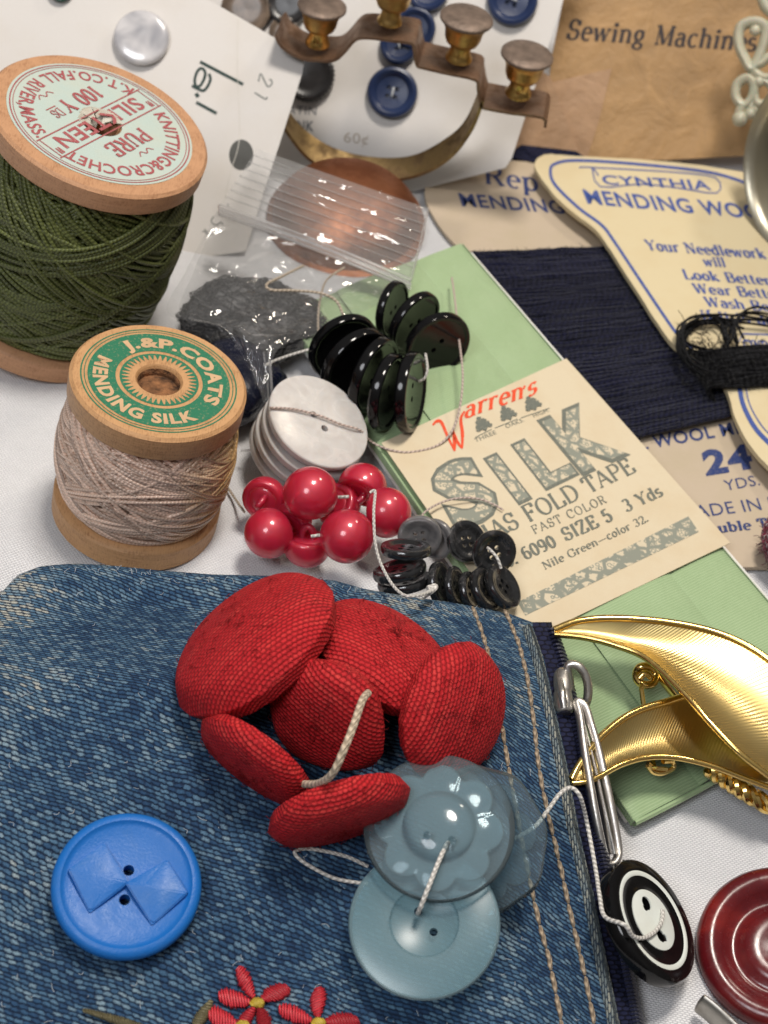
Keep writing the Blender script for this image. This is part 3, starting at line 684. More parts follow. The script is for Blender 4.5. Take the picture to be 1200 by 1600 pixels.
# ------------------------------------------------------------------ red fabric-covered buttons
def red_button(label, c, a, b, th, side, z, dome=.42, sq=0.0, spin=0.0):
    m, r = disc(c[0], c[1], a, b, th, side, z, spin)
    t = thing('fabric_button', label, 'button', m, 'red fabric-covered buttons strung together on the denim pouch')
    pr = []
    for k in range(22):
        q = k / 21; pr.append((r * q * .99, r * (dome * (1 - .52 * q ** 2.6) - (dome * .48 - .03) * max(0, (q - .80) / .20) ** 2.2)))
    for k in range(1, 8):
        q = k / 7 * PI; pr.append((r * (.955 + .045 * math.cos(q)), r * .03 - r * .19 * (1 - math.cos(q)) / 2))
    pr += [(r * .72, -r * .17), ]
    mb = lathe(pr[::-1], 72, uvc=True)
    vs = np.concatenate(mb.v); 
    for q in vs:
        nz = mnoise.noise(V((q[0] * 1.1, q[1] * 1.1, z * 3 + a))); k = 1 + .035 * nz; q[:2] *= k
        if q[2] < .12 * r and abs(q[0]) + abs(q[1]) > .5 * r: an_ = math.atan2(q[1], q[0]); q[:2] *= 1 + .010 * math.sin(31 * an_ + 3 * math.sin(2 * an_)) + .006 * math.sin(17 * an_)
        if sq: ang = math.atan2(q[1], q[0]); q[:2] *= 1 + sq * math.cos(4 * ang + .6)
    mb.v = [vs]
    for _ in range(150):        # lint and pulled fibres of the weave
        p = V(vs[random.randrange(len(vs))])
        if p.z < -.1 * r: continue
        nn = (p + V((0, 0, .8 * r))).normalized(); t_ = nn.orthogonal().normalized(); t_ = Matrix.Rotation(random.uniform(0, 2 * PI), 3, nn) @ t_; L = random.uniform(.04, .13)
        tube(smooth_path([p, p + t_ * L * .5 + nn * .03, p + t_ * L + nn * random.uniform(-.01, .05)], 3), .0035, 4, mb=mb, caps=False)
    o = mb.build('fabric_cover', M_red, t, local=True, angle=0)
    lathe([(0, -r * .34), (r * .2, -r * .34), (r * .22, -r * .2), (r * .7, -r * .19), (r * .72, -r * .165), (0, -r * .165)], 40).build('black_backing', M_black_cloth, t, local=True)
    return t
red_button('largest red fabric button, top left of the cluster, tilted up beside the red ball buttons', (399, 1010), 150, 63, -41, 1, 2.15, .40)
red_button('red fabric button at the back, below the small grey shell buttons', (597, 1028), 126, 60, 33, 1, 2.0, .38)
red_button('upright red fabric button on the right beside the tan topstitching', (706, 1112), 112, 70, -72, -1, 2.1, .42)
red_button('central red fabric button crossed by the cream cord', (510, 1117), 106, 74, 38, -1, 2.1, .36, .04)
red_button('small red fabric button seen edge-on at the left, nearest the blue bow button', (399, 1188), 104, 26, 37, -1, 1.72, .3)
red_button('red fabric button seen edge-on at the bottom, touching the clear blue buttons', (530, 1266), 116, 28, -17, -1, 1.72, .32)
cp = [(575, 1083, 2.85), (566, 1095, 3.0), (552, 1135, 3.05), (538, 1170, 3.0), (520, 1208, 2.75), (498, 1224, 2.3), (470, 1225, 1.9)]
tag(tube(smooth_path([P(*q) for q in cp], 8), .044, 10).build('cord', M_cord), 'thick cream cord looped over the central red fabric button', 'cord')

# ------------------------------------------------------------------ blue bow button
n = NT('blue_plastic'); o = n.ob(); nz = n.noise(o, 3, 4)
n.set(base=n.mix(n.mr(nz, .5, .75, 0, .35), (.007, .125, .44), (.04, .135, .34)), rough=n.mr(n.noise(o, 9, 3), .3, .7, .36, .50), spec=.4)
n.bump(n.noise(o, 30, 3), .004); M_blue = n.m
m, r = disc(198, 1381, 117, 112, 0, 1, zp(198, 1381) + .23)
bow = thing('bow_button', 'bright blue plastic button with a raised bow, lying on the denim pouch', 'button', m)
body = lathe([(0, -.26), (.72, -.26), (.88, -.24), (.97, -.17), (1.0, -.09), (.99, -.03), (.955, .012), (.91, .03), (.875, .034), (.865, .028), (.85, .008), (.80, -.012), (.6, -.035), (.3, -.05), (0, -.05)], 96).xf(Matrix.Scale(r, 4)).build('button_body', M_blue, bow, local=True, angle=50)
fix_normals(body)
def cyl(x, y, r_, z0, z1, seg=20): return lathe([(0, z0), (r_, z0), (r_, z1), (0, z1)], seg).xf(Matrix.Translation((x, y, 0)))
cut(body, [cyl(.02 * r, .20 * r, .075 * r, -1, 1), cyl(-.02 * r, -.20 * r, .075 * r, -1, 1)])
mb = MB()
def bowhalf(A, B, C, D):
    base = -.056
    q = [A, B, C, D]; g_ = lambda P_, z: (P_[0] * r, P_[1] * r, z * r)
    L2 = lambda P_, Q_, t: (P_[0] + (Q_[0] - P_[0]) * t, P_[1] + (Q_[1] - P_[1]) * t)
    bot = [g_(p, base) for p in q]; top = [g_(L2(A, C, .03), .075), g_(B, .005), g_(L2(C, A, .03), .06), g_(D, .0)]
    va, vb = g_(L2(L2(A, C, .38), B, .03), .105), g_(L2(L2(A, C, .70), D, .02), .10)
    mb.add(bot + top + [va, vb], [(0, 1, 5, 4), (1, 2, 6, 5), (2, 3, 7, 6), (3, 0, 4, 7), (4, 5, 8), (5, 9, 8), (5, 6, 9), (6, 7, 9), (7, 8, 9), (7, 4, 8)])
bowhalf((-.80, .18), (-.32, .57), (.05, .0), (-.47, -.39)); bowhalf((.83, -.15), (.35, -.56), (-.04, .0), (.53, .34))
bo = mb.build('raised_bow', M_blue, bow, local=True, smooth=False); fix_normals(bo)
bm = bmesh.new(); bm.from_mesh(bo.data); bmesh.ops.bevel(bm, geom=list(bm.edges), offset=.012, segments=2, affect='EDGES'); bm.to_mesh(bo.data); bm.free(); bo.data.shade_smooth(); bo.data.set_sharp_from_angle(angle=rad(25))

# ------------------------------------------------------------------ clear blue buttons
n = NT('clear_blue_plastic'); o = n.ob()
n.set(base=(.70, .86, .90), rough=.05, trans=.95, ior=1.25, spec=.5)
M_clear = n.m
n = NT('cloudy_blue_plastic'); o = n.ob()
n.set(base=n.mix(n.mr(n.noise(o, 1.5, 3), .35, .7), (.25, .46, .58), (.40, .60, .68)), rough=.22, trans=.62, ior=1.25, spec=.5); M_cloud = n.m
def frosted(name, colr, k):
    n = NT(name); t = n.t; d = n.n('ShaderNodeBsdfDiffuse'); d.inputs[0].default_value = (*colr, 1); q = n.n('ShaderNodeBsdfTransparent'); q.inputs[0].default_value = (.84, .92, .95, 1)
    s_ = n.n('ShaderNodeMixShader'); s_.inputs[0].default_value = k; t.links.new(q.outputs[0], s_.inputs[1]); t.links.new(d.outputs[0], s_.inputs[2])
    g = n.n('ShaderNodeBsdfGlossy'); g.inputs['Roughness'].default_value = .28 if k > .35 else .10; lw = n.n('ShaderNodeFresnel'); lw.inputs[0].default_value = 1.42; s2 = n.n('ShaderNodeMixShader')
    t.links.new(lw.outputs[0], s2.inputs[0]); t.links.new(s_.outputs[0], s2.inputs[1]); t.links.new(g.outputs[0], s2.inputs[2]); t.links.new(s2.outputs[0], n.out.inputs[0]); return n.m
M_frost = frosted('frosted_blue_relief', (.30, .41, .455), .32); M_cloud = frosted('cloudy_blue_plastic', (.19, .325, .375), .40); M_clear = frosted('clear_blue_plastic', (.33, .42, .46), .15)
def relief(parent, r, ph, lift):
    s_ = lambda t: .69 + .17 * abs(math.cos(4 * t + ph)) ** .7
    mbr = MB(); polar([lambda t: (.02, lift), lambda t: (.46, lift), lambda t: (s_(t) - .03, lift), lambda t: (s_(t), lift - .02), lambda t: (s_(t) - .02, lift - .05), lambda t: (.02, lift - .05)], 128, mbr)
    o = mbr.xf(Matrix.Scale(r, 4)).build('petal_relief', M_frost, parent, local=True, angle=40); return fix_normals(o)
def polar(rows_, segs=96, mb=None):
    """rows_: functions theta -> (r, z)"""
    mb = mb or MB(); vs = []; f = []
    for fn in rows_:
        for j in range(segs):
            t = 2 * PI * j / segs; rr, z = fn(t); vs.append((rr * math.cos(t), rr * math.sin(t), z))
    for i in range(len(rows_) - 1):
        for j in range(segs):
            k = (j + 1) % segs; f.append((i * segs + j, i * segs + k, (i + 1) * segs + k, (i + 1) * segs + j))
    f.append(tuple(reversed(range(segs)))); f.append(tuple((len(rows_) - 1) * segs + j for j in range(segs)))
    return mb.add(vs, f)
GB = 'clear blue buttons strung together on the denim pouch'
K = lambda r_, z: (lambda t: (r_, z))
m, r = disc(663, 1442, 119, 115, 0, 1, zp(663, 1442) + .42)
rows_ = [K(.02, -.1), K(.8, -.1), K(.95, -.07), K(1, .0), K(.985, .045), K(.95, .06), K(.5, .045), K(.46, .045), K(.445, .02), K(.43, .012), K(.02, .0)]
b1 = polar(rows_).xf(Matrix.Scale(r, 4)).build('clear_button', M_cloud, angle=60); b1.matrix_basis = m; fix_normals(b1)
tag(b1, 'cloudy pale blue button with flat face and recessed ring, frontmost of the three', 'button', GB)
cut(b1, [cyl(-.08 * r, .15 * r, .055 * r, -1, 1), cyl(.12 * r, -.12 * r, .055 * r, -1, 1)])
def scallop(k0, amp, n_=8, ph=0.0): return lambda t: k0 + amp * abs(math.cos(n_ / 2 * t + ph))
rows_ = [K(.02, -.14), K(.93, -.15), K(1, -.06), K(.99, .01), K(.95, .035), K(.7, .02), K(.48, .02), K(.44, .05), K(.33, .10), K(.18, .125), K(.02, .13)]
m, r = disc(686, 1291, 119, 113, 0, 1, zp(686, 1291) + .66)
b2 = polar(rows_).xf(Matrix.Scale(r, 4)).build('clear_button', M_clear, angle=30); b2.matrix_basis = m; fix_normals(b2)
tag(b2, 'clear blue button with scalloped rim and domed centre, overlapping a red fabric button', 'button', GB)
relief(b2, r, .3, -.02); cut(b2, [cyl(-.15 * r, -.16 * r, .055 * r, -1, 1), cyl(.17 * r, -.22 * r, .055 * r, -1, 1)])
wav = lambda k0, z: (lambda t: (k0 * (1 + .022 * math.cos(8 * t)), z))
rows_ = [K(.02, -.14), wav(.93, -.15), wav(1, -.06), wav(.98, .02), wav(.92, .035), K(.5, .02), K(.44, .06), K(.2, .11), K(.02, .12)]
m, r = disc(750, 1312, 114, 98, 80, -1, zp(760, 1310) + .36, 0)
b3 = polar(rows_).xf(Matrix.Scale(r, 4)).build('clear_button', M_clear, angle=30); b3.matrix_basis = m; fix_normals(b3)
tag(b3, 'clear blue button with wavy edge, half hidden behind the domed one', 'button', GB)
relief(b3, r, .0, -.02); cut(b3, [cyl(-.15 * r, 0, .055 * r, -1, 1), cyl(.17 * r, 0, .055 * r, -1, 1)])
z0 = zp(680, 1380)
def thread_thing(pts, r_, mat, label, name='thread', n=10, sides=8):
    return tag(tube(smooth_path([q if isinstance(q, V) else P(*q) for q in pts], n), r_, sides).build(name, mat), label, 'thread')
thread_thing([(705, 1318, z0 + .55), (699, 1318, z0 + .78), (686, 1345, z0 + .82), (670, 1385, z0 + .78), (657, 1418, z0 + .62), (653, 1427, z0 + .42)], .027, M_white_thread, 'short white thread joining the two front clear blue buttons', n=8)
thread_thing([(575, 1354, z0 + .05), (540, 1338, z0 + .1), (490, 1327, z0 + .16), (465, 1328, z0 + .16), (462, 1336, z0 + .16), (482, 1352, z0 + .12), (525, 1373, z0 + .1), (575, 1381, z0 + .1)], .022, M_white_thread, 'white thread loop on the denim left of the clear blue buttons')
zr = zp(830, 1290)

# ------------------------------------------------------------------ black and white ringed button
M_blk = plain('gloss_black_plastic', (.004, .004, .0045), .10, .3, 3, 0, spec=.32)
M_wht = paper('aged_white_enamel', (.70, .74, .70), .3, (.5, .42, .28), .3, .0005)
m, r = disc(1021, 1437, 103, 53, 65, 1, .80)
RBP = (m.translation, m.to_3x3().col[2]); rb = thing('ringed_button', 'black button with white ring and white centre, leaning against the zip of the pouch', 'button', m)
o = lathe([(0, -.25), (.93, -.25), (.98, -.22), (.99, -.05), (.96, .0), (.90, .02), (.74, .0), (.60, -.02), (.52, -.01), (0, -.01)], 90).xf(Matrix.Scale(r, 4)).build('button_body', M_blk, rb, local=True); fix_normals(o)
cut(o, [cyl(-.26 * r, .02 * r, .10 * r, -.2, 1), cyl(.26 * r, -.03 * r, .09 * r, -.2, 1)])
mb = MB(); A = [(.705, .004), (.72, .014), (.765, .018), (.785, .012)]
polar([K(q, z) for q, z in A], 90, mb); mb.f = mb.f[:-2]
mb.xf(Matrix.Scale(r, 4)).build('white_ring', M_wht, rb, local=True)
o = lathe([(0, -.012), (.48, -.012), (.48, .006), (.46, .012), (0, .012)], 64).xf(Matrix.Scale(r, 4)).build('white_centre', M_wht, rb, local=True); fix_normals(o)
cut(o, [cyl(-.26 * r, .02 * r, .11 * r, -1, 1), cyl(-.21 * r, -.06 * r, .06 * r, -1, 1), cyl(.26 * r, -.03 * r, .10 * r, -1, 1), cyl(.31 * r, .05 * r, .06 * r, -1, 1)])

thread_thing([(803, 1311, zr + .34), (835, 1292, zr + .4), (858, 1263, zr + .45), (875, 1240, zr + .5), (892, 1231, zr + .48), (907, 1246, zr + .42), (918, 1290, 1.0), (931, 1360, .98), (937, 1400, 1.12), (945, 1432, 1.22)] + [PP(x, y, RBP) + RBP[1] * k for x, y, k in ((959, 1453, .16), (980, 1466, .08), (1000, 1468, .05), (1018, 1458, .05), (1029, 1441, .05), (1032, 1424, .03))], .026, M_white_thread, 'long white thread running from the clear blue buttons to the black and white button')

# ------------------------------------------------------------------ burgundy button, steel tongue, burgundy wool ball
n = NT('burgundy_plastic'); o = n.ob()
n.set(base=n.ramp(n.noise(o, .9, 5, .6, .6), [(.3, (.055, .004, .008)), (.55, (.12, .008, .010)), (.75, (.26, .02, .014))]), rough=n.mr(n.noise(o, 12, 3), .3, .7, .16, .3), spec=.5, sub=.15, subs=.2); M_burg = n.m
m, r = disc(1222, 1478, 133, 124, 10, 1, .42)
o = lathe([(0, -.32), (.8, -.32), (.95, -.24), (1, -.1), (.985, .0), (.93, .075), (.84, .10), (.76, .085), (.68, .02), (.62, -.06), (.56, -.085), (.50, -.07), (.44, -.02), (.36, .01), (.25, -.01), (.12, -.04), (0, -.05)], 96).xf(Matrix.Scale(r, 4)).build('burgundy_button', M_burg, angle=0); o.matrix_basis = m
tag(o, 'large marbled burgundy button with thick rim at the right edge', 'button')
tong = capsule([P(1090, 1565, .30), P(1112, 1582, .30), P(1150, 1618, .28), P(1200, 1668, .26)], .20, 'metal_tongue', metal('dull_steel', (.42, .40, .36), .38, (.25, .22, .19), .5), None, (1, .32))
tag(tong, 'dull steel tongue with rounded end below the burgundy button', 'metal tongue')
def fuzz(mb, centre, rx, n, ln, r_=.006, normal=None):
    for _ in range(n):
        d = V(RNG.normal(size=3)).normalized(); 
        p = V((centre.x + d.x * rx[0], centre.y + d.y * rx[1], centre.z + d.z * rx[2])); t = V(RNG.normal(size=3)).normalized()
        q = d * .6 + t; q.normalize(); L = ln * random.uniform(.5, 1.3)
        tube(smooth_path([p, p + q * L * .5 + t * .2 * L, p + q * L * .7 + d * L * .3], 3), r_, 4, mb=mb, caps=False)
M_magwool = strand('burgundy_wool', (.14, .004, .025), (.35, .03, .08), 10, 1, .02, .9, .4)
mb = MB(); cc = P(1252, 845, .62)
for k in range(90):
    ax = V(RNG.normal(size=3)).normalized(); x = ax.orthogonal().normalized(); y = ax.cross(x); q = .52 + .05 * random.random()
    tube([cc + (x * math.cos(t) + y * math.sin(t)) * q for t in np.linspace(0, 2 * PI, 40, endpoint=False)], .045, 6, True, mb=mb)
fuzz(mb, cc, (.56, .56, .56), 260, .18)
tag(mb.build('wool_ball', M_magwool), 'fuzzy burgundy wool ball at the right edge beside the tan mending card', 'wool ball')
# ------------------------------------------------------------------ wooden spools
def wood(name, base, dark):
    n = NT(name); o = n.ob(); x, y, z = n.sep(o)
    g = n.noise(n.comb(n.math('MULTIPLY', x, 1.2), n.math('MULTIPLY', y, 1.2), n.math('MULTIPLY', z, 14)), 3.0, 5, .6)
    s = n.noise(n.comb(n.math('MULTIPLY', x, 14), n.math('MULTIPLY', y, 3), n.math('MULTIPLY', z, 4)), 4.0, 4, .6)
    f = n.math('ADD', n.math('MULTIPLY', g, .5), n.math('MULTIPLY', s, .5))
    n.set(base=n.ramp(f, [(.3, dark), (.5, base), (.72, tuple(c * 1.15 for c in base))]), rough=.5, spec=.35); n.bump(f, .012); return n.m
M_wood = wood('honey_spool_wood', (.50, .28, .13), (.27, .125, .05))
M_wood2 = wood('pinkish_spool_wood', (.48, .26, .14), (.29, .135, .065))
M_rough = plain('torn_spool_hole', (.17, .075, .03), .95, .8, 7, .08, 9)
def spool_pose(top, a, b, th, side, bot, zb):
    B = P(bot[0], bot[1], zb); m, _ = disc(top[0], top[1], a, b, th, side, 2.4); nrm = m.to_3x3().col[2]
    d = ray(*top).normalized(); w0 = B - CAM; bb = nrm.dot(d)
    den = 1 - bb * bb; s = (bb * d.dot(w0) - nrm.dot(w0)) / den; t = (d.dot(w0) - bb * nrm.dot(w0)) / den
    T = CAM + d * t; ax = (T - B)
    H = ax.length; ax.normalize(); xv = m.to_3x3().col[0]
    return frame(B, ax, xv), H, a * cmpx(T)
def spool_body(R, H, rh, fl, core):
    """turned spool: flange, core, flange, with an open bore"""
    e = .035
    return [(rh, 0), (R - e, 0), (R, e), (R, fl - e), (R - e, fl), (R * .9, fl + .02), (core, fl + .16), (core, H - fl - .16), (R * .9, H - fl - .02), (R - e, H - fl), (R, H - fl + e * 1.4), (R, H - e * 1.3), (R - e * 1.3, H), (rh, H), (rh * .9, H - .04), (rh * .85, H - .5), (rh * .85, .0), (rh, 0)]
def barrel(z, z0, z1, rc, bulge): 
    t = max(0, min(1, (z - z0) / (z1 - z0))); return rc + bulge * (1 - abs(2 * t - 1) ** 3.2)
def wind(mb, z0, z1, rc, bulge, loops, r, seg=90, sides=5):
    for li, (zc, amp, ph, lift, w) in enumerate(loops):
        pts = []
        for k in range(seg):
            t = 2 * PI * k / seg; z = zc + amp * math.cos(t - ph) + w * math.sin(3 * t + ph * 5)
            z = min(max(z, z0 + r), z1 - r)
            rr = barrel(z, z0, z1, rc, bulge) + lift + .012 * math.sin(2 * t + zc * 9)
            pts.append((rr * math.cos(t), rr * math.sin(t), z))
        tube(pts, r, sides, True, mb=mb, uid=li)

# --- small spool of mending silk
m, H, R = spool_pose((249, 593), 139, 89, 9.8, 1, (211, 800), .0)
print('coats', H, R, m.to_3x3().col[2])
sp1 = thing('thread_spool', 'small wooden spool of pale mauve mending silk with green printed top, on the white cloth', 'thread spool', m)
lathe(spool_body(R, H, R * .27, .40, R * .5), 96).build('wooden_spool', M_wood, sp1, local=True, angle=40)
lathe([(0, H - .16), (R * .12, H - .13), (R * .235, H - .17), (R * .24, H - .06), (R * .275, H - .012)], 40, caps=False).build('torn_bore', M_rough, sp1, local=True)
n = NT('mauve_silk'); x, y, _ = n.sep(n.uv()); idn = n.white(n.comb(n.math('FLOOR', n.math('DIVIDE', x, 40.0)), 1.0, 2.0)); s01 = n.math('ADD', n.math('MULTIPLY', n.math('SINE', n.math('ADD', n.math('MULTIPLY', x, 115), n.math('ADD', n.math('MULTIPLY', y, 2 * PI), n.math('MULTIPLY', idn, 40.0)))), .5), .5)
ox, oy, oz = n.sep(n.ob()); gold = n.mr(n.math('ADD', ox, n.math('MULTIPLY', n.noise(n.ob(), 1.5, 3), 1.0)), .9, 1.7)
tone = n.mix(n.noise(n.ob(), 2.5, 3), (.70, .48, .37), (.90, .68, .54)); tone = n.mix(n.math('MULTIPLY', gold, .8), tone, (.62, .38, .10))
vary = n.math('ADD', .5, n.math('MULTIPLY', idn, .75)); tone = n.mix(1.0, tone, n.comb(vary, vary, vary), 'MULTIPLY')
n.set(base=n.mix(s01, n.mix(.24, tone, (.2, .12, .08)), tone), rough=.24, spec=.9); n.bump(s01, .006); M_silk = n.m
z0, z1, rc, bl = .42, H - .40, R * .78, R * .15
mb = MB(); lathe([(barrel(z0 + (z1 - z0) * k / 20, z0, z1, rc, bl) - .03, z0 + (z1 - z0) * k / 20) for k in range(21)], 64, mb)
loops = []
for layer in range(3):
    for k in range(34):
        zc = z0 + (z1 - z0) * random.random()
        loops.append((zc, random.uniform(-.5, .5), random.uniform(0, 2 * PI), layer * .02, random.uniform(-.02, .02)))
for g_ in range(56):
    zc = random.uniform(z0 + .1, z1 - .1); a_ = random.uniform(.25, .95); ph = random.uniform(0, 2 * PI); nn_ = random.randint(2, 5)
    for k in range(nn_): loops.append((zc + k * random.uniform(.055, .10), a_ + k * .012, ph + k * .03, .03 + .0014 * g_ + random.uniform(0, .02), .014))
for k in range(12): loops.append((z0 + .03 + .05 * k * .6, .02, random.uniform(0, 6), .03, .012)); loops.append((z1 - .03 - .03 * k, .02, random.uniform(0, 6), .03, .012))
wind(mb, z0, z1, rc, bl, loops, .027, 120, 6)
mb.build('silk_thread', M_silk, sp1, local=True, angle=0)
M_green = ink('green_print', (.028, .165, .09), .45, (.50, .33, .18), 22)
M_woodink = plain('bare_wood_lettering', (.56, .36, .20), .6, .12)
zt = H + .004
mb = MB(); ring(mb, .49 * R, .80 * R, zt); ring(mb, .865 * R, .882 * R, zt); ring(mb, .83 * R, .84 * R, zt); ring(mb, .42 * R, .445 * R, zt)
for k in range(40):
    t0 = 2 * PI * k / 40; 
    mb.add([(.42 * R * math.cos(t0 - .06), .42 * R * math.sin(t0 - .06), zt + .001), (.42 * R * math.cos(t0 + .06), .42 * R * math.sin(t0 + .06), zt + .001), (.33 * R * math.cos(t0), .33 * R * math.sin(t0), zt + .001)], [(0, 1, 2)])
lab1 = mb.build('printed_label', M_green, sp1, local=True, smooth=False)
mb = MB(); d0 = 90 + 9.8
text_arc(mb, 'J.&P.COATS', 'heavy', .56 * R, .165 * R, d0 + 36, d0 - 124, z=zt + .004)
text_arc(mb, 'MENDING SILK', 'heavy', .735 * R, .160 * R, d0 + 62, d0 + 212, inward=True, z=zt + .004)
mb.build('lettering', M_woodink, lab1, local=True, smooth=False)

# --- large spool of green crochet thread
m, H, R = spool_pose((158, 192), 175, 96, 19, 1, (62, 487), .10)
print('green', H, R, m.to_3x3().col[2])
sp2 = thing('thread_spool', 'large wooden spool of dark green crochet thread with mint paper label', 'thread spool', m)
lathe(spool_body(R, H, R * .2, .36, R * .4), 110).build('wooden_spool', M_wood2, sp2, local=True, angle=40)
M_gthread = strand('green_crochet_thread', (.088, .105, .026), (.27, .30, .10), 17, 1, .006, .40, .0, dark=.32)
z0, z1, rc, bl = .38, H - .38, R * .74, R * .17
mb = MB(); lathe([(barrel(z0 + (z1 - z0) * k / 20, z0, z1, rc, bl) - .03, z0 + (z1 - z0) * k / 20) for k in range(21)], 64, mb)
loops = []
for g_ in range(105):
    zc = random.uniform(z0, z1); a_ = random.uniform(.6, 1.7); ph = random.uniform(0, 2 * PI); n_ = random.randint(1, 6)
    for k in range(n_): loops.append((zc + (k - n_ / 2) * .072, a_ + random.uniform(-.04, .04), ph + k * .02, .0 + .0022 * g_ + random.uniform(0, .03), random.uniform(-.012, .012)))
for k in range(16): loops.append((z1 - .02 - .045 * k, .03, random.uniform(0, 6), .05 + random.uniform(0, .03), .015))
wind(mb, z0, z1, rc, bl, loops, .034, 110)
for k in range(260):
    t = random.uniform(0, 2 * PI); z = random.uniform(z0, z1); rr = barrel(z, z0, z1, rc, bl) + .17; p = V((rr * math.cos(t), rr * math.sin(t), z)); dd = V((math.cos(t) * .8 + random.gauss(0, .6), math.sin(t) * .8 + random.gauss(0, .6), random.gauss(0, .6))).normalized() * random.uniform(.05, .14)
    tube(smooth_path([p, p + dd * .5 + V((0, 0, .02)), p + dd], 3), .004, 4, mb=mb, caps=False)
thr = mb.build('crochet_thread', M_gthread, sp2, local=True, angle=0)
mb = MB()
for k in range(26):       # slack coils at the foot
    zc = z0 + .02 + .045 * (k % 9); lift = .06 + .05 * (k // 9) + random.uniform(0, .05); ph = random.uniform(0, 6); pts = []
    for i in range(90):
        t = 2 * PI * i / 90; z = max(z0 - .02 + (.04 if lift < .1 else 0), zc + .13 * math.sin(t + ph) + .05 * math.sin(4 * t + ph * 3)); rr = barrel(z, z0, z1, rc, bl) + lift + .05 * math.sin(2 * t + ph) + .02 * math.sin(7 * t + ph)
        pts.append((rr * math.cos(t), rr * math.sin(t), z))
    tube(pts, .041, 6, True, mb=mb)
mb.build('loose_coils', M_gthread, sp2, local=True, angle=0)
M_mint = paper('mint_paper', (.45, .535, .49), .8, (.56, .52, .40), .45, .006, 2.2)
M_redink = ink('dull_red_print', (.34, .085, .09), .4, (.54, .60, .52), 26)
M_torn = paper('torn_paper', (.62, .60, .52), .9, (.35, .25, .15), .6, .02, 3)
zt = H + .006
mb = MB(); ring(mb, .19 * R, .845 * R, zt); lab = mb.build('paper_label', M_mint, sp2, local=True, smooth=False)
mb = MB(); zi = zt + .006; base = -118
ring(mb, .81 * R, .822 * R, zi); ring(mb, .785 * R, .792 * R, zi)
cdir = lambda x, y: (x * R * math.cos(rad(base)) - y * R * math.sin(rad(base)), x * R * math.sin(rad(base)) + y * R * math.cos(rad(base)))
def lline(x0, y0, x1, y1, w):
    V_, F_ = [], []; _strip([(x0 * R, y0 * R), (x1 * R, y1 * R)], [w * R] * 2, 0, V_, F_)
    A, B = math.cos(rad(base)), math.sin(rad(base)); mb.add([(x * A - y * B, x * B + y * A, zi) for x, y, _ in V_], F_)
for yy in (.13, -.13): lline(-.76, yy, .76, yy, .014)
lline(-.73, .12, -.73, -.12, .012); lline(.73, .12, .73, -.12, .012)
text_flat(mb, 'SILKTEEN', 'bold', -.60 * R, .60 * R, -.085 * R, .17 * R, zi, base)
text_flat(mb, '"', 'bold', -.70 * R, -.65 * R, -.10 * R, .2 * R, zi, base); text_flat(mb, '"', 'bold', .65 * R, .70 * R, -.10 * R, .2 * R, zi, base)
text_flat(mb, 'PURE', 'serifbold', -.27 * R, .27 * R, .23 * R, .17 * R, zi, base)
text_flat(mb, '100 Y', 'serifbold', -.36 * R, .16 * R, -.40 * R, .17 * R, zi, base); text_flat(mb, 'DS', 'serif', .20 * R, .33 * R, -.34 * R, .10 * R, zi, base); lline(.20, -.37, .33, -.37, .012)
for sx, sy in ((-.13, .48), (.06, -.52)):
    q = smooth_path([V((sx + .05 * k, sy + .022 * (-1) ** k, 0)) for k in range(5)], 5); V_, F_ = [], []; _strip([(p.x * R, p.y * R) for p in q], [.012 * R] * len(q), 0, V_, F_)
    A, B = math.cos(rad(base)), math.sin(rad(base)); mb.add([(x * A - y * B, x * B + y * A, zi) for x, y, _ in V_], F_)
up = base + 90
text_arc(mb, 'KNITTING&CROCHET', 'bold', .60 * R, .135 * R, up + 73, up - 80, z=zi)
text_arc(mb, 'K.T.CO.FALL RIVER,MASS.', 'bold', .735 * R, .135 * R, up + 102, up + 258, inward=True, z=zi)
mb.build('lettering', M_redink, lab, local=True, smooth=False)
mb = MB()
for k in range(9):
    t = random.uniform(0, 2 * PI); w = random.uniform(.25, .5); r0, r1 = .215 * R, random.uniform(.02, .12) * R
    mb.add([(r0 * math.cos(t - w), r0 * math.sin(t - w), zt + .004 + .002 * k), (r0 * math.cos(t + w), r0 * math.sin(t + w), zt + .004 + .002 * k), (r1 * math.cos(t + w * .5), r1 * math.sin(t + w * .5), zt - random.uniform(.02, .16)), (r1 * math.cos(t - w * .4), r1 * math.sin(t - w * .4), zt - random.uniform(.0, .12))], [(0, 1, 2, 3)])
mb.build('torn_paper_edge', M_torn, lab, local=True, smooth=False)
lathe([(0, H - .5), (R * .195, H - .5), (R * .195, H - .02), (R * .21, H + .004)], 40, caps=False).build('torn_bore', M_rough, sp2, local=True)

# ------------------------------------------------------------------ tan mending-wool card with navy wool
M_tan = paper('tan_card', (.50, .41, .31), .8, (.40, .34, .2), .4); M_cream = paper('cream_card', (.64, .545, .35), .75, (.55, .40, .2), .3)
M_navyink = ink('navy_print', (.03, .05, .16), .3, (.6, .5, .4)); M_blueink = ink('blue_print', (.045, .085, .30), .35, (.72, .62, .42))
F1 = flat(.10)
tan = thing('wool_card', 'tan mending card wound with navy wool, under the green silk tape', 'wool card', at(P(900, 560, 0)))
pts = [(700, 256), (760, 250), (852, 254), (1000, 262), (1120, 300), (1200, 420), (1300, 700), (1330, 850), (1300, 884), (1182, 886), (1060, 880), (960, 820), (900, 640), (800, 480), (745, 415), (700, 370), (676, 336), (664, 305), (672, 274)]
sm = smooth_path([V(p + (0,)) for p in pts], 5, True)
o = prism([PP(p.x, p.y, F1) for p in sm][::-1], V((0, 0, 1)), .07).build('card', M_tan, tan, smooth=False); fix_normals(o)
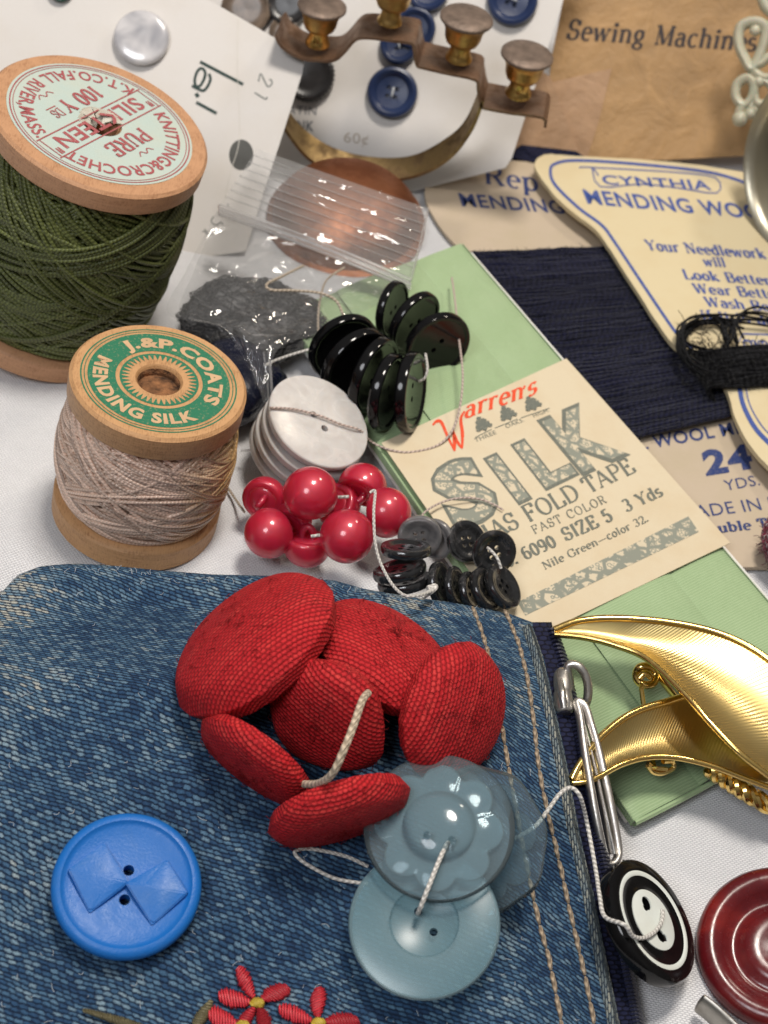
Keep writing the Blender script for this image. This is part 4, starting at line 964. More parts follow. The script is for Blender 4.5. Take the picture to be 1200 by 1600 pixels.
lines(tan, M_navyink, [('Rep', 'serif', (757, 287), (843, 300), (-2, -29)),
    ('MENDING', 'bold', (722, 322), (884, 334), (-7, -21)),
    ('ALL WOOL MENDING', 'bold', (962, 710), (1258, 660), (-6, -20)),
    ('24', 'heavy', (1103, 742), (1178, 730), (-9, -37)),
    ('YDS.', 'sans', (1134, 767), (1188, 758), (-5, -17)),
    ('MADE IN U.S.A.', 'sans', (1066, 812), (1280, 786), (-6, -20)),
    ('Double Thread', 'serifbold', (1090, 836), (1270, 818), (-4, -15))], F1)
M_navy = strand('navy_wool', (.006, .007, .024), (.018, .02, .06), 9, 1, .006, .95, .2, spec=.1)
mb = MB(); NY = 84
core = []
for k in range(NY * 2):
    t = (k % NY) / (NY - 1); lay = k // NY
    xl, yl = 735 + 250 * t, 396 + 288 * t; xr, yr = 955 + 255 * t, 388 + 244 * t
    pts = []
    for i in range(15):
        s = i / 14; px = xl + (xr - xl) * s; py = yl + (yr - yl) * s + 3.0 * mnoise.noise(V((s * 5, k * .7, 2))) + random.uniform(-.6, .6)
        dome = min(1, 5 * s, 5 * (1 - s)) if True else 1
        pts.append(P(px, py, .15 + .07 * lay + .04 * dome + .015 * mnoise.noise(V((k * 3.1, s * 4, 9)))))
    pts = [pts[0] + V((0, 0, -.18))] + pts + [pts[-1] + V((0, 0, -.18))]
    tube(smooth_path(pts, 3), .034 + random.uniform(-.006, .008), 6, mb=mb, uid=k)
for k in range(700):
    t, s = random.random(), random.random(); e = random.random() < .25
    if e: t = random.choice([0.0, 1.0]) + random.uniform(-.01, .01)
    px = 735 + 250 * t + (220 + 5 * t) * s; py = 396 + 288 * t - (8 + 44 * t) * s
    p = P(px, py, .30); d = V((random.gauss(0, 1), random.gauss(0, .7), abs(random.gauss(0, .3)))).normalized() * random.uniform(.04, .11)
    tube([p, p + d * .5 + V((0, 0, .02)), p + d], .004, 4, mb=mb, caps=False)
mb.build('navy_wool', M_navy, tan, angle=0)

# ------------------------------------------------------------------ silk tape on its card, with paper band
_a, _b, _d = P(590, 430, .62), P(993, 1280, .28), P(725, 380, .62)
SN = (_b - _a).cross(_d - _a).normalized(); SN = SN if SN.z > 0 else -SN
SLK = (_a, SN)
q4 = [PP(*p, SLK) for p in ((447, 487), (722, 380), (1338, 1100), (993, 1280))]
tape = thing('silk_tape_card', 'pale green silk tape folded round a white card, with a cream paper band', 'silk tape', at(P(850, 800, 0)))
M_ribbon_n = NT('green_silk'); n = M_ribbon_n; x, y, _ = n.sep(n.uv())
rib = n.math('ADD', n.math('MULTIPLY', n.math('SINE', n.math('MULTIPLY', n.math('ADD', y, n.math('MULTIPLY', n.noise(n.uv(), 3, 2), .012)), 2 * PI * 24)), .5), .5)
c = n.mix(n.noise(n.uv(), 1.2, 4), (.31, .43, .225), (.41, .53, .31)); c = n.mix(n.math('MULTIPLY', rib, .35), c, (.16, .29, .12))
n.set(base=c, rough=.42, spec=.35, sheen=.3); n.bump(n.math('ADD', rib, n.math('MULTIPLY', n.noise(n.uv(), 2.0, 3), 9)), .006); M_ribbon = n.m
M_white_card = paper('white_backing_card', (.78, .77, .74), .8, (.6, .5, .35), .25); M_white_card2 = paper('off_white_button_card', (.69, .66, .635), .75, (.55, .46, .34), .25, .004, .7)
def bil(u, v, off=0.0):
    a, b, c_, d = q4; return (a * (1 - u) + b * u) * (1 - v) + (d * (1 - u) + c_ * u) * v + SN * off
L_ = ((q4[3] - q4[0]).length + (q4[2] - q4[1]).length) / 2; W_ = (q4[1] - q4[0]).length
cards = [bil(-.0, .01), bil(1.055, .01), bil(1.055, .99), bil(0, .99)]
o = prism([p - SN * .20 for p in cards][::-1], SN, .07).build('white_card', M_white_card, tape, smooth=False); fix_normals(o)
bands = [(.0, .30, .0), (.27, .72, .06), (.70, 1.0, .018)]
mb = MB()
for u0, u1, off in bands:
    def fn(s, v, u0=u0, u1=u1, off=off):
        u = u0 + (u1 - u0) * s; e = .04 * max(0, math.sin(PI * s)) ** .3
        return bil(u, v, off + e - .042 + .012 * mnoise.noise(V((u * 5, v * 6, off * 90))))
    grid(fn, 14, 60, lambda s, v, u0=u0, u1=u1: ((u0 + (u1 - u0) * s) * W_, v * L_), mb=mb)
# rounded ends and sides of the folded layers
for v0, sg in ((0, -1), (1, 1)):
    for k in range(2):
        def fe(s, t, v0=v0, sg=sg, k=k):
            a = PI * t; r_ = .055 - .012 * k
            return bil(s * (1 - .02 * k), v0, -.03 - .045 - .02 * k + (.05) * math.cos(a)) + (q4[3] - q4[0]).normalized() * sg * r_ * math.sin(a) * (1 + .15 * math.sin(9 * s + k))
        grid(fe, 30, 10, lambda s, t: (s * W_, t * .15), mb=mb)
for uu, sg in ((0, -1), (1, 1)):
    for k in range(3):
        def fe(v, t, uu=uu, sg=sg, k=k):
            a = PI * t; return bil(uu, v, -.03 - .055 * k + .026 * math.cos(a)) + (q4[1] - q4[0]).normalized() * sg * .03 * math.sin(a)
        grid(fe, 60, 6, lambda v, t: (t * .1, v * L_), mb=mb)
o = mb.build('silk_tape', M_ribbon, tape, angle=60)
LB = (SLK[0] + SN * .075, SN)
lq = [PP(*p, LB) for p in ((596, 692), (885, 560), (1141, 848), (812, 1006))]
o = prism(lq[::-1], SN, .012).build('paper_band', paper('cream_label_paper', (.64, .55, .395), .8, (.52, .36, .19), .35), tape, smooth=False); fix_normals(o); band = o
n = NT('grey_mosaic_print'); o_ = n.ob()
ed = n.vor(o_, 4.6, 'DISTANCE_TO_EDGE').outputs['Distance']; d2 = n.vor(o_, 13).outputs['Distance']
inside = n.math('MULTIPLY', n.mr(ed, .10, .16), n.mr(n.math('ABSOLUTE', n.math('SUBTRACT', d2, .40)), .05, .13))
inside = n.math('MULTIPLY', inside, n.mr(n.noise(o_, 9, 3), .34, .44))
n.set(base=n.mix(inside, (.25, .26, .215), (.60, .52, .38)), rough=.8, spec=.2); M_mosaic = n.m
M_greyink = ink('grey_green_print', (.15, .16, .135), .3, (.6, .53, .39)); M_scarlet = ink('scarlet_print', (.72, .08, .03), .2, (.75, .6, .45))
z6 = lambda x, y: (660 + x / 2.5, 550 + y / 2.5)
mb = MB()
text_px(mb, 'arren', 'italic', z6(163, 262), z6(395, 180), (-2, -27), LB); text_px(mb, "s", 'italic', z6(408, 180), z6(446, 160), (-2, -27), LB); stroke_px(mb, [z6(400, 132), z6(394, 146)], 3, LB, 1)
for pl_ in ([(40, 287), (55, 272), (74, 276), (98, 330), (126, 388)], [(126, 388), (124, 340), (118, 300)], [(116, 302), (132, 345), (155, 378)], [(155, 378), (156, 320), (150, 262), (165, 232)]):
    stroke_px(mb, [z6(*p) for p in pl_], [2.5, 5.5, 4.5, 2.5], LB, 6, up=.001 * (pl_[0][0] % 5))
mb.build('red_lettering', M_scarlet, band, smooth=False)
mb = MB()
for tx, ty in ((243, 300), (340, 258), (437, 220)):
    dirx = (1.0, -.42); upx = (-.5, -.86)
    def tp(a, b): return z6(tx + a * dirx[0] + b * upx[0], ty + a * dirx[1] + b * upx[1])
    for i, (ca, cb, cr) in enumerate(((0, 46, 9), (-9, 32, 11), (10, 31, 11), (0, 20, 13), (-16, 16, 11), (16, 16, 11), (-22, 4, 9), (22, 4, 9), (0, 6, 15))):
        q = [tp(ca + cr * (1 + .18 * math.sin(5 * t + i)) * math.cos(t), cb + cr * .85 * (1 + .18 * math.sin(4 * t + i)) * math.sin(t)) for t in np.linspace(0, 2 * PI, 14, endpoint=False)]
        mb.add([PP(*p, LB) + SN * (EPS + .0012 * i) for p in q], [tuple(range(14))])
    stroke_px(mb, [tp(0, 0), tp(0, -10)], 3, LB, 1)
stroke_px(mb, [z6(205, 335), z6(270, 303)], 1.2, LB, 1); stroke_px(mb, [z6(283, 298), z6(372, 262)], 1.2, LB, 1); stroke_px(mb, [z6(385, 258), z6(497, 220)], 1.2, LB, 1)
text_px(mb, 'THREE', 'sans', z6(208, 354), z6(290, 320), (-3, -6), LB); text_px(mb, 'OAKS.', 'sans', z6(328, 299), z6(398, 272), (-3, -6), LB); text_px(mb, 'HIGH.', 'sans', z6(436, 257), z6(497, 233), (-3, -6), LB)
mb.build('oak_trees', M_greyink, band, smooth=False)
lines(band, M_greyink, [('BIAS FOLD TAPE', 'serif', z6(205, 768), z6(838, 466), (-15, -24)),
    ('FAST COLOR', 'wide', z6(438, 713), z6(722, 588), (-7, -12)),
    ('No. 6090', 'serifbold', z6(290, 862), z6(528, 757), (-10, -17)),
    ('SIZE 5', 'serifbold', z6(562, 739), z6(748, 656), (-11, -18)),
    ('3 Yds', 'serifbold', z6(798, 626), z6(942, 560), (-10, -17)),
    ('Nile Green\u2014color 32.', 'serif', z6(478, 852), z6(886, 660), (-6, -11))], LB)
mb = MB(); mo = MB()
def big(letter, p0, p1, pt):
    a, b, c_ = z6(*p0), z6(*p1), z6(*pt); vec = (c_[0] - a[0], c_[1] - a[1])
    vs, fs, w = sans_geo(letter, .062); A_, B_, C_ = PP(*a, LB), PP(*b, LB), PP(a[0] + vec[0], a[1] + vec[1], LB)
    mo.add([A_ + (B_ - A_) * (x / w) + (C_ - A_) * y + SN * EPS for x, y, z in vs], fs)
    vs, fs, w2 = sans_geo(letter, .034); k = (w - w2) / 2 / w
    mb.add([A_ + (B_ - A_) * (k + (1 - 2 * k) * x / w2) + (C_ - A_) * (.02 + y * .96) + SN * (EPS + .003) for x, y, z in vs], fs)
big('S', (124, 694), (318, 604), (4, 476)); big('I', (366, 586), (420, 560), (238, 420)); big('L', (472, 530), (604, 466), (345, 366)); big('K', (612, 470), (800, 385), (448, 272))
q = [z6(372, 978), z6(1038, 643), z6(1080, 703), z6(402, 1030)]
mb.add([PP(*p, LB) + SN * EPS for p in q], [(3, 2, 1, 0)])
mo.build('big_lettering_outline', M_greyink, band, smooth=False); mb.build('mosaic_lettering', M_mosaic, band, smooth=False)

# ------------------------------------------------------------------ cream card with black wool
CR = (P(930, 300, .50), V((-.03, -.015, 1)).normalized())
crm = thing('wool_card', 'cream mending card with blue border and lettering, tied with black wool', 'wool card', at(P(1060, 400, 0)))
pts = [(838, 266), (838, 250), (856, 241), (900, 244), (1010, 250), (1120, 262), (1230, 285), (1330, 330), (1380, 420), (1400, 600), (1420, 700), (1360, 760), (1230, 745), (1200, 728), (1168, 690), (1148, 650), (1130, 600), (1075, 556), (1045, 530), (1000, 462), (955, 392), (930, 358), (893, 330), (862, 300)]
sm = smooth_path([V(p + (0,)) for p in pts], 5, True)
o = prism([PP(p.x + .9 * mnoise.noise(V((p.x * .2, p.y * .2, 0))), p.y + .9 * mnoise.noise(V((p.x * .2, p.y * .2, 4))), CR) for p in sm][::-1], CR[1], .09).build('card', M_cream, crm, smooth=False); fix_normals(o)
mb = MB()
stroke_px(mb, [(1200, 300), (1120, 272), (1010, 258), (905, 251), (868, 256), (860, 268), (868, 290), (905, 326), (940, 352), (960, 378), (1008, 450), (1060, 525), (1098, 562)], 4.5, CR)
stroke_px(mb, [(1155, 604), (1162, 635), (1182, 672), (1215, 705)], 7, CR); stroke_px(mb, [(1165, 604), (1172, 634), (1192, 668), (1220, 695)], 2, CR)
lines(crm, M_blueink, [('MENDING WOOL', 'bold', (918, 318), (1215, 345), (-9, -23)),
    ('Your Needlework', 'serifbold', (1012, 391), (1198, 405), (-6, -16)),
    ('will', 'serifbold', (1101, 416), (1135, 418), (-5, -15)),
    ('Look Better', 'serifbold', (1070, 436), (1206, 446), (-6, -15)),
    ('Wear Better', 'serifbold', (1086, 458), (1224, 468), (-6, -15)),
    ('Wash Better', 'serifbold', (1104, 479), (1246, 490), (-6, -15)),
    ('if it is done', 'serifbold', (1098, 499), (1240, 511), (-6, -15)),
    ('CYNTHIA', 'bold', (943, 288), (1112, 297), (-5, -15))], CR)
stroke_px(mb, [(925, 262), (938, 292), (1000, 288), (1060, 294), (1120, 302), (1118, 278), (1060, 270), (1000, 266), (925, 262)], 2, CR, 3)
stroke_px(mb, [(905, 262), (925, 262), (935, 275)], 2, CR, 2); stroke_px(mb, [(1160, 522), (1150, 545), (1225, 552), (1225, 524), (1160, 522)], 2.5, CR, 1); text_px(mb, 'CYNTHIA', 'heavy', (1162, 542), (1220, 546), (-3, -12), CR)
mb.build('printed_border', M_blueink, crm, smooth=False)
M_bwool = strand('black_wool', (.004, .004, .005), (.018, .018, .022), 9, 1, .005, .95, .1, spec=.1)
mb = MB()
CN = CR[1]
for k in range(80):
    s = (k % 40) / 39 + random.uniform(-.02, .02); y0 = 555 + 55 * s
    pts = []
    for i in range(12):
        t = i / 11; px = 1092 + 22 * s + 335 * t; py = y0 + (-14 + 6 * s) * math.sin(t * 1.5) - 4 * t + 5 * mnoise.noise(V((t * 4, k, 3)))
        pts.append(PP(px, py, CR) + CN * (.06 + .10 * math.sin(PI * s) * min(1, 6 * t) * (.6 + .5 * (k // 40)) + random.uniform(0, .07)))
    pts = [pts[0] - CN * .35 + V((.1, 0, 0)), pts[0] - CN * .12 + V((-.08, 0, 0))] + pts
    tube(smooth_path(pts, 3), .030, 6, mb=mb)
loopsW = [[(1095, 560), (1068, 548), (1060, 530), (1078, 516), (1110, 512), (1135, 516), (1150, 522)], [(1110, 570), (1078, 565), (1062, 548), (1072, 524), (1100, 514), (1120, 520), (1128, 545)], [(1135, 545), (1140, 515), (1165, 500), (1200, 505), (1240, 520)], [(1090, 590), (1064, 570), (1056, 545), (1070, 520), (1105, 510), (1150, 514), (1205, 518), (1250, 530)], [(1128, 515), (1135, 535), (1130, 552)], [(1140, 514), (1138, 530), (1146, 552)], [(1100, 600), (1075, 585), (1060, 560), (1063, 535), (1085, 517)]]
for j, lp in enumerate(loopsW * 3):
    jx = random.uniform(-7, 7); tube(smooth_path([PP(x + jx + random.uniform(-2, 2), y + random.uniform(-3, 3), CR) + CN * (.08 + .012 * j) for x, y in lp], 7), .022, 6, mb=mb)
for k in range(420):
    px, py = (random.uniform(1060, 1240), random.uniform(548, 612)) if k % 3 else (random.uniform(1055, 1110), random.uniform(515, 600)); p = PP(px, py, CR) + CN * .18
    d = V((random.gauss(0, 1), random.gauss(0, 1), abs(random.gauss(0, .6)))).normalized() * random.uniform(.08, .26); tube([p, p + d * .5 + CN * .02, p + d], .007, 4, mb=mb, caps=False)
mb.build('black_wool', M_bwool, crm, angle=0)
# ------------------------------------------------------------------ big black buttons strung in a bunch
def black_proto():
    o = lathe([(0, -.17), (.86, -.17), (.96, -.145), (1, -.09), (1, .07), (.97, .125), (.92, .14), (.87, .125), (.83, .085), (.5, .05), (0, .03)], 64).build('black_button', M_blk, angle=50)
    fix_normals(o); cut(o, [cyl(-.17, 0, .075, -1, 1), cyl(.17, 0, .075, -1, 1)]); return o
z5 = lambda x, y: (360 + x / 3, 250 + y / 3)
GK = 'big glossy black buttons strung in a bunch on the green silk tape'
blk = [((537, 543), 59, 42, -38, -1, 1.10, 'far left glossy black button of the bunch, flush beside the plastic bag'),
       ((556, 570), 64, 38, -48, -1, 1.16, 'glossy black button second from the left, its face and one hole showing'),
       ((584, 586), 63, 24, -66, -1, 1.16, 'glossy black button in the middle of the front row, half turned'),
       ((606, 613), 62, 20, -76, -1, 1.10, 'glossy black button seen edge-on, next to last at the front right'),
       ((642, 613), 64, 17, -84, -1, 1.12, 'glossy black button seen edge-on, touching the paper band with a white thread at its side'),
       ((613, 484), 46, 19, -76, -1, 1.25, 'topmost glossy black button, upright below the zip strip of the bag'),
       ((647, 504), 53, 26, -56, -1, 1.15, 'glossy black button between the topmost one and the olive-reflecting one'),
       ((683, 539), 56, 41, -42, -1, 1.00, 'right-hand black button whose shiny face reflects olive light')]
bp = black_proto(); first = True
for c, a, b, th, sd, z, lb in blk:
    m, r = disc(c[0], c[1], a, b, th, sd, z, random.uniform(-50, 50))
    if first: o = bp; o.matrix_basis = sc(m, r); tag(o, lb, 'button', GK); first = False
    else: o = copy_thing(bp, sc(m, r), lb, GK)
PRL = disc(497, 660, 86, 61, 40, 1, 1.10)[0]; PRL = (PRL.translation + PRL.to_3x3().col[2] * .09, PRL.to_3x3().col[2])
thread_thing([PP(*q, PRL) for q in ((422, 637), (458, 639), (498, 649), (533, 663), (562, 672))] + [P(*q) for q in (
    (580, 690, .62), (610, 703, .60), (645, 706, .58), (690, 692, .60), (714, 655, .75), (723, 590, 1.0), (716, 520, 1.05), (711, 470, .95), (706, 434, .85))], .018, M_pink_thread, 'long pale thread across the pearl buttons, curling up beside the black buttons')
thread_thing([(665, 553, 1.3), (668, 575, 1.3), (664, 590, 1.2), (655, 596, 1.1)], .021, M_white_thread, 'short white thread loop at the right-hand black buttons')
thread_thing([(400, 585, .9), (420, 568, .95), (450, 556, .95), (480, 547, .98), (505, 540, 1.0)], .023, M_white_thread, 'white twisted thread from the plastic bag to the far left black button')

# ------------------------------------------------------------------ mother-of-pearl discs
n = NT('white_pearl'); o_ = n.ob(); f_ = n.noise(o_, 2.2, 5, .6, 1.2)
n.set(base=n.ramp(f_, [(.3, (.50, .465, .44)), (.55, (.57, .545, .525)), (.75, (.60, .555, .525))]), rough=n.mr(f_, .3, .7, .18, .32), sub=.35, subs=.15, spec=.4); n.b.inputs['Subsurface Radius'].default_value = (1, .7, .5); n.bump(f_, .004); M_pearl = n.m
GPb = 'white pearl buttons strung in a stack'
pl = [((497, 660), 86, 61, 40, 1.10, 'topmost white pearl button with a thread lying across its face'), ((487, 678), 86, 60, 40, .86, 'second white pearl button in the stack, only its rim showing'), ((476, 694), 86, 60, 41, .62, 'third white pearl button in the stack, only its rim showing'), ((466, 708), 84, 58, 42, .40, 'lowest white pearl button of the stack, tinted pink by the red ball buttons')]
o0 = None
for c, a, b, th, z, lb in pl:
    m, r = disc(c[0], c[1], a, b, th, 1, z, -20)
    if o0 is None:
        o0 = lathe([(0, -.13), (.9, -.13), (.97, -.10), (1, -.04), (1, .04), (.985, .06), (.95, .07), (.4, .055), (0, .05)], 72).build('pearl_button', M_pearl, angle=50); fix_normals(o0)
        cut(o0, [cyl(-.15, -.02, .07, -1, 1), cyl(.17, .0, .07, -1, 1)]); o0.matrix_basis = sc(m, r); tag(o0, lb, 'button', GPb)
    else: copy_thing(o0, sc(m, r), lb, GPb)

# ------------------------------------------------------------------ red lucite ball buttons
n = NT('red_lucite'); o_ = n.ob()
n.set(base=n.mix(n.noise(o_, 1.2, 2), (.66, .006, .042), (.80, .018, .075)), rough=.15, trans=.5, ior=1.45, sub=.8, subs=.5, spec=.5, coat=.3, coatr=.08); n.b.inputs['Subsurface Radius'].default_value = (1.2, .15, .15)
gg = n.n('ShaderNodeBsdfGlossy'); gg.inputs[0].default_value = (1, .30, .36, 1); gg.inputs['Roughness'].default_value = .50; ms = n.n('ShaderNodeMixShader'); ms.inputs[0].default_value = .12
n.t.links.new(n.b.outputs[0], ms.inputs[1]); n.t.links.new(gg.outputs[0], ms.inputs[2]); n.t.links.new(ms.outputs[0], n.out.inputs[0]); M_lucite = n.m
def ball_proto(label, m):
    t = thing('ball_button', label, 'button', m, GB2)
    pr = [(0, 1.0)] + [(math.sin(q), math.cos(q)) for q in np.linspace(.08, 1.8, 30)] + [(.92, -.29), (.84, -.32), (.70, -.31), (.66, -.26), (.60, -.25), (.55, -.29), (.30, -.30), (0, -.30)]
    o = lathe(pr[::-1], 56).build('ball', M_lucite, t, local=True, angle=40); fix_normals(o)
    s = tube(smooth_path([V((-.22, 0, -.25)), V((-.22, 0, -.56)), V((0, 0, -.76)), V((.22, 0, -.56)), V((.22, 0, -.25))], 6), .15, 10).build('shank', M_lucite, t, local=True); return t
GB2 = 'red ball buttons strung in a bunch on the white cloth'
def ball_m(px, py, rpx, z, dirpx, k, spin=0):
    """dome points along image direction dirpx (x right, y down) tilted k off the viewing ray"""
    p = P(px, py, z); v = (CAM - p).normalized(); d = (RT * dirpx[0] - UP * dirpx[1]).normalized()
    nn = (v * math.cos(rad(k)) + d * math.sin(rad(k))).normalized(); return sc(frame(p, nn) @ Matrix.Rotation(rad(spin), 4, 'Z'), rpx * cmpx(p))
balls = [((485, 772), 43.5, 1.10, (-.2, -1), 35, 'red ball button at the top centre of its bunch, touching the pearl discs'), ((421, 833), 40, .62, (-1, .4), 38, 'leftmost red ball button, glossy dome facing the viewer'),
         ((542, 838), 43, .95, (.2, .6), 20, 'red ball button at the front right, bright glow at its lower edge'), ((603, 801), 40, .85, (1, -.1), 55, 'rightmost red ball button beside the small grey buttons, a white thread hanging over it'),
         ((413, 779), 35, .62, (.4, -.5), 150, 'red ball button at the back left with its ringed flat back showing'), ((566, 762), 39, .75, (.5, -1), 118, 'red ball button at the back right with its shank showing'),
         ((480, 850), 38, .52, (-.1, 1), 112, 'red ball button at the bottom of the bunch, flat back turned upward'), ((528, 790), 36, .55, (.2, .1), 140, 'red ball button deep in the middle of the bunch, mostly hidden'), ((458, 812), 30, .62, (.3, -.4), 120, 'red ball button between the leftmost one and the top centre one, mostly hidden')]
bb = None
for c, rp_, z, dr, k, lb in balls:
    m = ball_m(c[0], c[1], rp_, z, dr, k, random.uniform(0, 180))
    if bb is None: bb = ball_proto(lb, m)
    else: copy_thing(bb, m, lb, GB2)
thread_thing([(340, 735, .06), (352, 756, .05), (368, 780, .1), (382, 800, .3)], .02, M_tan_thread, 'short thread from the mauve silk spool to the red ball buttons')
thread_thing([(578, 770, 1.55), (586, 768, 1.58), (584, 800, 1.6), (586, 845, 1.45), (594, 878, 1.35), (612, 912, 1.45), (632, 930, 1.55), (655, 930, 1.5), (678, 922, 1.35)], .021, M_white_thread, 'white thread hanging over the rightmost red ball button to the small grey buttons')
thread_thing([(528, 777, .9), (545, 776, .95)], .023, M_white_thread, 'bit of white thread showing between two red ball buttons near the top', n=4)
thread_thing([(486, 838, .95), (500, 836, .98)], .023, M_white_thread, 'bit of white thread showing between two red ball buttons near the bottom', n=4)

# ------------------------------------------------------------------ small smoky grey shell buttons
n = NT('smoky_shell'); o_ = n.ob(); f_ = n.noise(o_, 1.6, 5, .6, 1.0)
n.set(base=n.ramp(f_, [(.3, (.008, .008, .009)), (.55, (.022, .023, .025)), (.75, (.11, .10, .10))]), rough=n.mr(f_, .3, .7, .10, .22), metal=.3, spec=.7, coat=.5, coatr=.06); n.bump(f_, .01); M_smoke = n.m
n = NT('silvery_shell'); o_ = n.ob(); f_ = n.noise(o_, 1.2, 5, .6, 1.0)
n.set(base=n.ramp(f_, [(.3, (.16, .16, .17)), (.6, (.34, .33, .33)), (.75, (.42, .30, .32))]), rough=.25, metal=.55, spec=.6); M_silver_shell = n.m
def small_proto():
    o = lathe([(0, -.20), (.84, -.20), (.97, -.15), (1, -.04), (1, .06), (.96, .14), (.88, .17), (.74, .15), (.60, .07), (.48, .05), (0, .05)], 48).build('shell_button', M_smoke, angle=50)
    fix_normals(o); cut(o, [cyl(x, y, .10, -1, 1, 14) for x in (-.17, .17) for y in (-.17, .17)]); return o
GS = 'small smoky shell buttons strung in a bunch beside the denim pouch'
small = [((656, 838), 35, 32, 10, -1, .85, 'silvery grey four-hole shell button, palest of the small buttons, facing front'), ((680, 842), 33, 27, 60, -1, .72, 'silvery grey shell button just behind the palest one'),
         ((729, 846), 34, 29, 70, 1, .80, 'dark shell button at the top middle of the small bunch, turned left'), ((772, 863), 36, 33, -50, -1, .92, 'dark four-hole shell button facing front with a thread through its holes'),
         ((634, 858), 40, 12, 2, 1, 1.15, 'dark shell button lying flat, topmost of the three flat ones at the left'), ((624, 891), 43, 13, -12, 1, .98, 'dark shell button lying flat, middle of the three flat ones'), ((632, 910), 43, 13, -10, 1, .80, 'dark shell button lying flat, lowest of the three flat ones'),
         ((687, 912), 35, 14, 84, 1, .95, 'dark shell button on edge, leftmost of the standing row next to the flat ones'), ((712, 917), 33, 13, 82, 1, .92, 'dark shell button on edge, second of the standing row'), ((735, 924), 32, 13, 78, 1, .88, 'dark shell button on edge, third of the standing row'), ((759, 921), 36, 18, 68, 1, .88, 'dark shell button on edge, next to last of the standing row'), ((786, 917), 38, 20, 62, 1, .90, 'dark shell button on edge, last of the standing row on the paper band')]
o0 = None
for i, (c, a, b, th, sd, z, lb) in enumerate(small):
    m, r = disc(c[0], c[1], a, b, th, sd, z, random.uniform(0, 90))
    if o0 is None: o0 = small_proto(); pm = o0.data; o0.matrix_basis = sc(m, r); tag(o0, lb, 'button', GS); o0.data = pm.copy(); o0.data.materials[0] = M_silver_shell; base_small = o0
    else:
        o = copy_thing(base_small, sc(m, r), lb, GS)
        if i > 1: o.data = pm
thread_thing([(762, 856, 1.15), (768, 861, 1.2), (777, 872, 1.2), (783, 888, 1.1)], .021, M_white_thread, 'white thread through the holes of the front-facing dark shell button', n=6)
thread_thing([(655, 815, .7), (664, 800, .7), (690, 785, .66), (720, 778, .66), (750, 780, .60), (775, 790, .58), (786, 797, .57)], .016, M_pink_thread, 'pale thread end lying on the paper band over the letter S')
thread_thing([(660, 933, 1.3), (676, 922, 1.36), (680, 916, 1.36), (668, 920, 1.36)], .04, M_white_thread, 'knotted white thread end at the standing shell buttons', n=6)

# ------------------------------------------------------------------ plastic zip bag with grey wool and dark foil
n = NT('clear_film'); t = n.t
gl = n.n('ShaderNodeBsdfGlossy'); gl.inputs['Roughness'].default_value = .07; tr = n.n('ShaderNodeBsdfTransparent'); tr.inputs[0].default_value = (.93, .93, .93, 1)
lw = n.n('ShaderNodeLayerWeight'); lw.inputs[0].default_value = .5
bmp = n.n('ShaderNodeBump'); bmp.inputs['Distance'].default_value = .16; n.put(bmp.inputs['Height'], n.noise(n.ob(), 1.3, 2, .5, .6)); t.links.new(bmp.outputs[0], gl.inputs['Normal'])
dfs = n.n('ShaderNodeBsdfDiffuse'); dfs.inputs[0].default_value = (.8, .8, .8, 1)
m1 = n.n('ShaderNodeMixShader'); n.put(m1.inputs[0], n.math('ADD', n.math('MULTIPLY', n.math('POWER', lw.outputs['Facing'], 2.2), .36), .05)); t.links.new(tr.outputs[0], m1.inputs[1]); t.links.new(gl.outputs[0], m1.inputs[2])
m2 = n.n('ShaderNodeMixShader'); m2.inputs[0].default_value = .045; t.links.new(m1.outputs[0], m2.inputs[1]); t.links.new(dfs.outputs[0], m2.inputs[2]); t.links.new(m2.outputs[0], n.out.inputs[0]); M_film = n.m
M_strip = M_film.copy(); M_strip.name = 'zip_strip_film'; _t = M_strip.node_tree
for q in list(_t.nodes):
    if q.type == 'BUMP': q.inputs['Distance'].default_value = .09
    if q.type == 'MIX_SHADER' and not q.inputs[0].is_linked: q.inputs[0].default_value = .14
    if q.type == 'TEX_NOISE':
        q.inputs['Scale'].default_value = 1.0
        mp_ = _t.nodes.new('ShaderNodeMapping'); mp_.inputs['Rotation'].default_value = (0, 0, .38); mp_.inputs['Scale'].default_value = (.8, 3, 3); _t.links.new(q.inputs['Vector'].links[0].from_socket, mp_.inputs['Vector']); _t.links.new(mp_.outputs[0], q.inputs['Vector'])
n = NT('milky_plastic'); n.set(base=(.86, .85, .85), rough=.18, trans=.75, ior=1.2, alpha=.75); M_milky = n.m
bag = thing('plastic_bag', 'clear plastic zip bag holding grey wool, lying over the copper lid', 'plastic bag', at(P(460, 480, 0)))
def film(name, L, Rr, zl, zr, nu=40, nv=40, amp=.05, seed=0, mat=None, bow=0.0):
    Lq = smooth_path([V(p + (z,)) for p, z in zip(L, zl)], 12); Rq = smooth_path([V(p + (z,)) for p, z in zip(Rr, zr)], 12)
    def samp(q, v): k = v * (len(q) - 1); i = min(int(k), len(q) - 2); return q[i].lerp(q[i + 1], k - i)
    def fn(u, v):
        a, b = samp(Lq, v), samp(Rq, v); c = a.lerp(b, u)
        w = amp * (mnoise.noise(V((u * 5 + seed, v * 4, 1))) + .6 * abs(mnoise.noise(V((u * 9, v * 11 + seed, 2)))) )
        return P(c.x, c.y, c.z + w * min(1, 6 * u, 6 * (1 - u)) + bow * math.sin(PI * u))
    return grid(fn, nu, nv, flip=True).build(name, mat or M_film, bag, angle=0)
film('zip_strip', [(402, 233), (372, 278), (342, 322)], [(669, 326), (657, 380), (642, 438)], [1.45, 1.30, 1.15], [1.25, 1.10, .95], 50, 20, .05, 3, mat=M_strip, bow=.12)
